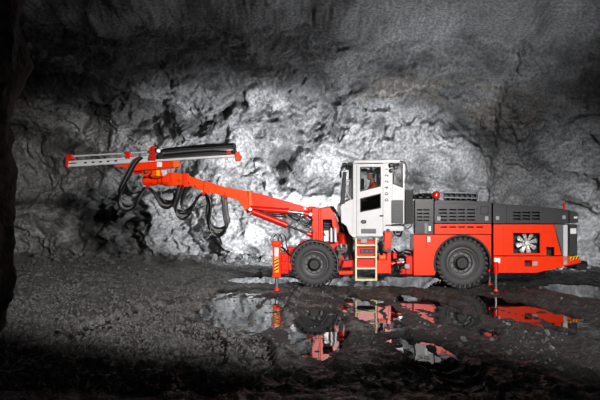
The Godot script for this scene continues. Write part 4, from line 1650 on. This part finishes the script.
func build_feed() -> void:
	var z0 := -0.62
	var z1 := -0.42
	# the feed beam: an aluminium profile with rails above and below a recessed web
	var st := new_st()
	along(st, 66, 152, 161.0, 163.0, z0, z1)
	along(st, 66, 237, 164.8, 167.0, z0, z1)
	along(st, 66, 152, 162.6, 165.2, z0 + 0.03, z1 - 0.03, 0.0)
	var feed := part("feed_beam", st, M.aluminium)
	feed.set_meta("label", "long pale aluminium feed beam")
	st = new_st()
	along(st, 152, 236, 160.6, 162.8, z0, z1)
	along(st, 152, 236, 162.6, 165.2, z0 + 0.03, z1 - 0.03, 0.0)
	part("slide_rail", st, M.dark_steel, feed)
	for k in 5:
		st = new_st()
		var x := 84.0 + k * 7.6
		along(st, x, x + 2.6, 163.2, 164.6, z1 - 0.04, z1 - 0.022, 0.002)
		part("beam_slot", st, M.black, feed)
	st = new_st()
	along(st, 69, 76, 163.4, 164.2, z1 - 0.04, z1 - 0.02, 0.002)
	part("beam_slot", st, M.black, feed)
	# front end bracket with rod guide
	st = new_st()
	prism(st, [63.0, 160.0, 64.2, 156.2, 67.6, 154.6, 71.4, 154.8, 71.4, 158.4, 68.0, 160.6, 67.4, 167.6, 64.0, 167.2], z0 - 0.06, z1 + 0.06, 0.012)
	var fb := part("feed_front_bracket", st, M.crimson)
	st = new_st()
	prism(st, [62.6, 161.0, 64.6, 157.0, 66.0, 157.0, 65.4, 167.2, 63.4, 166.4], z0 - 0.1, z1 + 0.1, 0.01)
	part("rubber_bumper", st, M.black, fb)
	st = new_st()
	cyl(st, V(67.4, 156.6, -0.52), V(72.4, 156.3, -0.52), W(2.2, -0.5), 14)
	part("rod_guide", st, M.crimson, fb)
	# drill rod above the beam and its middle guide
	st = new_st()
	cyl(st, V(69.0, 156.5, -0.52), V(150.0, 151.9, -0.52), W(0.85, -0.5), 12)
	var rod := part("drill_rod", st, M.aluminium)
	st = new_st()
	bx(st, 125.0, 151.4, 129.8, 158.6, -0.62, -0.4, 0.012)
	part("rod_centralizer", st, M.crimson, rod)
	st = new_st()
	bx(st, 130.0, 155.6, 134.0, 158.6, -0.62, -0.44, 0.012)
	part("centralizer_foot", st, M.crimson, rod)
	# cradle under the beam
	st = new_st()
	prism(st, [113.6, 166.4, 131.0, 163.2, 178.0, 160.4, 178.4, 167.2, 150.0, 169.6, 131.0, 171.4, 126.0, 168.0], -0.66, -0.38, 0.012)
	var cr := part("feed_cradle", st, M.red)
	st = new_st()
	prism(st, [172.4, 160.6, 177.6, 160.4, 179.2, 164.0, 177.2, 167.4, 172.6, 167.6], -0.68, -0.36, 0.012)
	part("cradle_end", st, M.amber, cr)
	small_plate("label", 156.8, 162.0, 162.0, 166.8, -0.38, M.label, cr, 0.004)
	# rock drill carriage on top
	st = new_st()
	prism(st, [148.4, 160.6, 149.2, 147.8, 151.4, 145.8, 154.2, 146.2, 155.2, 150.0, 155.2, 160.4], -0.66, -0.36, 0.015)
	var dr := part("rock_drill", st, M.crimson)
	st = new_st()
	bx(st, 156.0, 148.0, 161.6, 152.8, -0.6, -0.36, 0.015)
	bx(st, 157.0, 153.0, 162.6, 158.8, -0.6, -0.38, 0.015)
	cyl(st, V(155.0, 150.4, -0.4), V(163.4, 149.8, -0.4), 0.055, 14)
	part("drill_motor", st, M.dark_steel, dr)
	st = new_st()
	bx(st, 160.0, 147.4, 162.4, 149.4, -0.4, -0.32, 0.008)
	cyl(st, V(158.6, 150.8, -0.36), V(158.6, 150.8, -0.3), 0.05, 14)
	part("motor_cover", st, M.aluminium, dr)
	st = new_st()
	for q in [[151.8, 149.6], [151.8, 153.6], [151.8, 157.2]]:
		cyl(st, V(q[0], q[1], -0.37), V(q[0], q[1], -0.34), 0.025, 10)
	part("bolt_head", st, M.black, dr)
	# hose tray over the rear half of the feed
	st = new_st()
	prism(st, [163.0, 150.6, 234.2, 144.8, 234.2, 146.8, 163.0, 151.8], -0.7, -0.42, 0.006)
	var tray := part("hose_tray", st, M.black)
	for k in 5:
		st = new_st()
		var zz := -0.66 + k * 0.055
		tube(st, spline([V(161.0, 151.0 - (k % 2), zz), V(175, 148.6 - (k % 2) * 0.6, zz), V(205, 146.2 - (k % 3) * 0.6, zz), V(234.5, 143.9 + (k % 2) * 0.5, zz)]), 0.026, 7)
		part("hose", st, M.hose, tray)
	for q in [[153.6, 149.4], [155.2, 152.6]]:
		st = new_st()
		tube(st, spline([V(162.0, q[0], -0.4), V(190, q[0] - 2.6, -0.4), V(215, q[0] - 4.2, -0.4), V(234.0, q[1] - 1.0, -0.4)]), 0.02, 7)
		part("hose", st, M.hose_grey if q[0] < 154 else M.hose, tray)
	st = new_st()
	prism(st, [232.6, 143.4, 234.6, 143.2, 234.8, 152.0, 232.8, 152.2], -0.72, -0.36, 0.006)
	part("tray_end", st, M.black, tray)
	# rear end bracket
	st = new_st()
	prism(st, [235.0, 151.8, 238.4, 151.4, 239.2, 154.2, 241.4, 156.4, 239.4, 160.4, 235.2, 160.8], -0.68, -0.36, 0.012)
	var rb := part("feed_rear_bracket", st, M.orange)
	st = new_st()
	bx(st, 226.2, 150.6, 231.0, 154.4, -0.58, -0.38, 0.01)
	part("hose_reel_block", st, M.crimson, rb)
	st = new_st()
	cyl(st, V(164.0, 158.4, -0.4), V(226.0, 153.6, -0.4), W(0.6, -0.4), 10)
	part("feed_rope", st, M.steel, feed)

func hose_run(px: Array, z: float, n: int, gap: float, r: float, mats: Array) -> void:
	var rng := RandomNumberGenerator.new()
	rng.seed = int(px[0] * 13 + px[1])
	for k in n:
		var pts := []
		var o := (k - (n - 1) / 2.0) * gap
		for i in range(0, px.size(), 2):
			# each hose of the bundle hangs a little inside the next
			var t := float(i) / (px.size() - 2)
			var drop := sin(t * PI)
			pts.append(V(px[i] + o * 0.6 * cos(t * PI) + rng.randf_range(-0.5, 0.5) * drop, px[i + 1] + o * drop * 1.3, z + o * 0.03))
		var st := new_st()
		tube(st, spline(pts, 0.04), r, 8)
		part("hose", st, mats[k % mats.size()], rig.get_node("boom_arm"))

func build_hoses() -> void:
	hose_run([141, 157.4, 135, 162, 128, 174, 121.5, 187, 119.4, 198, 123, 205.6, 129, 207.6, 136, 203.6, 141.5, 193, 147, 187.4], -0.3, 4, 1.9, 0.027, [M.hose_grey, M.hose, M.hose_grey, M.hose])
	hose_run([147, 188, 152, 190.6, 156.6, 197, 162, 203, 170, 204.4, 176, 199, 180, 187], -0.6, 4, 1.9, 0.030, [M.hose, M.hose, M.hose_grey])
	hose_run([160, 185, 160.4, 192, 163, 199, 168, 204], -0.62, 1, 1.0, 0.012, [M.hose_grey])
	hose_run([181, 185, 177.6, 195, 174.6, 205, 177, 212.6, 183, 215, 190, 211, 195, 203, 199, 196, 204, 194.2], -0.62, 4, 2.1, 0.029, [M.hose, M.hose, M.hose_grey, M.hose])
	hose_run([186, 187, 183, 196, 181.6, 205, 184.6, 211.6, 189.6, 212, 193, 206, 198, 197.4, 203, 194.4], -0.58, 2, 1.6, 0.024, [M.hose, M.hose])
	hose_run([203, 194.4, 207.6, 196.4, 209.4, 205, 208, 217, 210, 227, 216.6, 232.4, 223.6, 230.6, 227.4, 224, 225.4, 212, 224, 195.6], -0.62, 4, 2.2, 0.030, [M.hose, M.hose_grey, M.hose, M.hose])
	hose_run([252, 209, 262, 210.4, 275, 215.4, 288, 216, 296, 221, 304, 217, 312, 226], -0.58, 2, 1.6, 0.02, [M.hose, M.hose])
	hose_run([289, 214, 298, 216.6, 303, 222, 308, 224, 313, 219], -0.52, 2, 1.8, 0.030, [M.hose, M.hose])
	hose_run([285, 214.8, 292, 219.6, 299, 221.6, 307, 228, 314, 231], -0.5, 2, 2.2, 0.02, [M.hose, M.hose_grey])
	hose_run([301, 214, 300, 220, 303.4, 226, 309, 227, 312, 222], -0.48, 1, 1.8, 0.018, [M.hose])

# ------------------------------------------------------------------ the operator
func build_person() -> void:
	var z := -0.74
	# joints: [from, to, radius, radius, colour index]  0 jacket, 1 trousers, 2 skin, 3 dark gloves and boots
	var hip := V(374.6, 206.0, z)
	var chest := V(374.0, 190.0, z)
	var neck := V(372.6, 182.0, z)
	var head := V(371.0, 175.6, z)
	var bones := [[hip, chest, 0.16, 0.165, 0], [chest, V(373.4, 185.2, z), 0.165, 0.10, 0], [neck, head, 0.06, 0.065, 2]]
	for s in [-1.0, 1.0]:
		var sh := V(373.8, 187.0, z) + Vector3(0, 0, 0.2 * s)
		var el := V(369.4, 197.0, z) + Vector3(0, 0, 0.25 * s)
		var wr := V(362.0, 195.0, z) + Vector3(0, 0, 0.2 * s)
		bones.append([chest + Vector3(0, 0.06, 0), sh, 0.11, 0.085, 0])
		bones.append([sh, el, 0.078, 0.06, 0])
		bones.append([el, wr, 0.06, 0.043, 0])
		var hp := hip + Vector3(0, 0, 0.1 * s)
		var kn := V(361.0, 204.0, z) + Vector3(0, 0, 0.13 * s)
		var an := V(359.4, 219.0, z) + Vector3(0, 0, 0.12 * s)
		bones.append([hp, kn, 0.105, 0.075, 1])
		bones.append([kn, an, 0.072, 0.052, 1])
		bones.append([an, V(354.6, 222.6, z) + Vector3(0, 0, 0.12 * s), 0.055, 0.042, 3])
		# hand: palm, four fingers closing on the lever, thumb from the side
		var pl := V(360.0, 194.6, z) + Vector3(0, 0, 0.2 * s)
		bones.append([wr, pl, 0.034, 0.036, 2])
		for f in 4:
			var fz := (f - 1.5) * 0.021
			var b0 := pl + Vector3(-0.02, 0.012, fz)
			var b1 := b0 + Vector3(-0.045 - 0.006 * (1 if f in [1, 2] else 0), 0.004, 0)
			var b2 := b1 + Vector3(-0.008, -0.032, 0)
			bones.append([b0, b1, 0.011, 0.0095, 2])
			bones.append([b1, b2, 0.0095, 0.008, 2])
		bones.append([pl + Vector3(0, 0, -0.03 * s), pl + Vector3(-0.045, -0.012, -0.045 * s), 0.013, 0.010, 2])
	var cols := [Color(0.75, 0.055, 0.012), Color(0.03, 0.03, 0.035), Color(0.5, 0.28, 0.19), Color(0.02, 0.02, 0.02)]
	var st := new_st()
	surface_nets(st, bones, cols, 0.016, 0.03)
	# head: skull, jaw, nose, ears and brow, facing along the boom
	var hb := [[head + Vector3(0.012, 0.02, 0), head + Vector3(-0.008, 0.02, 0), 0.088, 0.084, 2], [head + Vector3(-0.02, -0.03, 0), head + Vector3(-0.055, -0.075, 0), 0.062, 0.04, 2], [head + Vector3(-0.085, 0.005, 0), head + Vector3(-0.108, -0.03, 0), 0.011, 0.014, 2],
		[head + Vector3(-0.075, 0.02, -0.03), head + Vector3(-0.075, 0.02, 0.03), 0.018, 0.018, 2], [head + Vector3(0.012, 0.0, 0.082), head + Vector3(0.012, -0.035, 0.08), 0.016, 0.011, 2], [head + Vector3(0.012, 0.0, -0.082), head + Vector3(0.012, -0.035, -0.08), 0.016, 0.011, 2],
		[head + Vector3(-0.09, -0.058, -0.014), head + Vector3(-0.09, -0.058, 0.014), 0.010, 0.010, 2], [head + Vector3(0.01, -0.02, 0), neck, 0.06, 0.058, 2]]
	surface_nets(st, hb, cols, 0.0075, 0.014)
	st.generate_normals()
	var o := MeshInstance3D.new()
	o.mesh = st.commit()
	o.material_override = M.figure
	o.name = "body"
	var root := Node3D.new()
	root.name = "person"
	root.position = Vector3(hip.x, hip.y - 0.16, z)
	add_child(root)
	tag(root, "person in an orange-red jacket and helmet seated inside the cab", "person")
	root.add_child(o)
	o.position = -root.position
	st = new_st()
	lathe(st, head + Vector3(0.0, 0.045, 0), Vector3(-0.12, 1, 0), [Vector2(0, -0.005), Vector2(0.108, -0.005), Vector2(0.128, 0.0), Vector2(0.126, 0.008), Vector2(0.108, 0.012), Vector2(0.104, 0.05), Vector2(0.085, 0.09), Vector2(0.045, 0.112), Vector2(0, 0.116)], 24, true)
	var hm := part("helmet", st, M.label, root)
	hm.position = -root.position
	st = new_st()
	for s in [-1.0, 1.0]:
		lathe(st, head + Vector3(-0.083, 0.0, 0.03 * s), Vector3.LEFT, [Vector2(0, -0.01), Vector2(0.011, -0.008), Vector2(0.010, 0.002), Vector2(0, 0.006)], 10, true)
	hm = part("eyes", st, M.black, root)
	hm.position = -root.position
	st = new_st()
	lathe(st, head + Vector3(0.03, 0.015, 0), Vector3.RIGHT, [Vector2(0.092, -0.02), Vector2(0.094, 0.02), Vector2(0.07, 0.06), Vector2(0.0, 0.072), Vector2(0, -0.02)], 18, true)
	hm = part("hair", st, M.black, root)
	hm.position = -root.position
	for s in [-1.0, 1.0]:
		st = new_st()
		var p := V(359.4, 195.6, z) + Vector3(-0.045, 0, 0.2 * s)
		cyl(st, p + Vector3(0.01, -0.13, 0), p + Vector3(0, 0.03, 0), 0.014, 10)
		box(st, p + Vector3(0.02, -0.17, 0), Vector3(0.2, 0.08, 0.1), 0.02)
		part("joystick", st, M.black, rig.get_node("cab_shell"))

func surface_nets(st: SurfaceTool, bones: Array, cols: Array, cell: float, k: float) -> void:
	var lo := Vector3.ONE * 1e9
	var hi := -lo
	for b in bones:
		for e in 2:
			var r: float = b[2 + e] + cell * 2.5
			lo = lo.min(b[e] - Vector3.ONE * r)
			hi = hi.max(b[e] + Vector3.ONE * r)
	var nx := int((hi.x - lo.x) / cell) + 2
	var ny := int((hi.y - lo.y) / cell) + 2
	var nz := int((hi.z - lo.z) / cell) + 2
	var F := PackedFloat32Array()
	F.resize(nx * ny * nz)
	F.fill(1.0)
	var B := PackedByteArray()
	B.resize(nx * ny * nz)
	var best := PackedFloat32Array()
	best.resize(nx * ny * nz)
	best.fill(9.0)
	for b in bones:
		var p: Vector3 = b[0]
		var q: Vector3 = b[1]
		var r0: float = b[2]
		var r1: float = b[3]
		var m := maxf(r0, r1) + cell * 3.0 + k
		var l := ((p.min(q) - Vector3.ONE * m - lo) / cell).floor()
		var h := ((p.max(q) + Vector3.ONE * m - lo) / cell).ceil()
		var d := q - p
		var dd := maxf(d.length_squared(), 1e-9)
		for kz in range(maxi(0, int(l.z)), mini(nz, int(h.z))):
			for ky in range(maxi(0, int(l.y)), mini(ny, int(h.y))):
				for kx in range(maxi(0, int(l.x)), mini(nx, int(h.x))):
					var x := lo + Vector3(kx, ky, kz) * cell
					var t := clampf((x - p).dot(d) / dd, 0, 1)
					var v := x.distance_to(p + d * t) - lerpf(r0, r1, t)
					var i := (kz * ny + ky) * nx + kx
					if v < best[i]:
						best[i] = v
						B[i] = b[4]
					var kk := minf(k, minf(r0, r1) * 0.6)
					var f := F[i]
					var g := clampf(0.5 + 0.5 * (f - v) / kk, 0, 1)
					F[i] = lerpf(f, v, g) - kk * g * (1 - g)
	var verts := {}
	var gid := sg + 1
	sg = gid
	var off := [0, 1, nx, nx + 1, nx * ny, nx * ny + 1, nx * ny + nx, nx * ny + nx + 1]
	for kz in nz - 1:
		for ky in ny - 1:
			for kx in nx - 1:
				var i := (kz * ny + ky) * nx + kx
				var neg := 0
				for o in off:
					if F[i + o] < 0: neg += 1
				if neg == 0 or neg == 8:
					continue
				var sum := Vector3.ZERO
				var cnt := 0
				for a in 8:
					for bit in [1, 2, 4]:
						if a & bit: continue
						var c: int = a | bit
						var fa := F[i + off[a]]
						var fc := F[i + off[c]]
						if (fa < 0) != (fc < 0):
							var pa := Vector3(a & 1, (a >> 1) & 1, (a >> 2) & 1)
							var pc := Vector3(c & 1, (c >> 1) & 1, (c >> 2) & 1)
							sum += pa.lerp(pc, fa / (fa - fc))
							cnt += 1
				verts[i] = lo + (Vector3(kx, ky, kz) + sum / cnt) * cell
	var sx := [1, nx, nx * ny]
	for i in verts:
		for a in 3:
			var b: int = sx[(a + 1) % 3]
			var c: int = sx[(a + 2) % 3]
			if i + sx[a] >= F.size() or (F[i] < 0) == (F[i + sx[a]] < 0):
				continue
			if not (verts.has(i - b) and verts.has(i - c) and verts.has(i - b - c)):
				continue
			var out := Vector3.ZERO
			out[a] = 1.0 if F[i] < 0 else -1.0
			st.set_color(cols[B[i]])
			quad(st, verts[i], verts[i - b], verts[i - b - c], verts[i - c], out, gid)
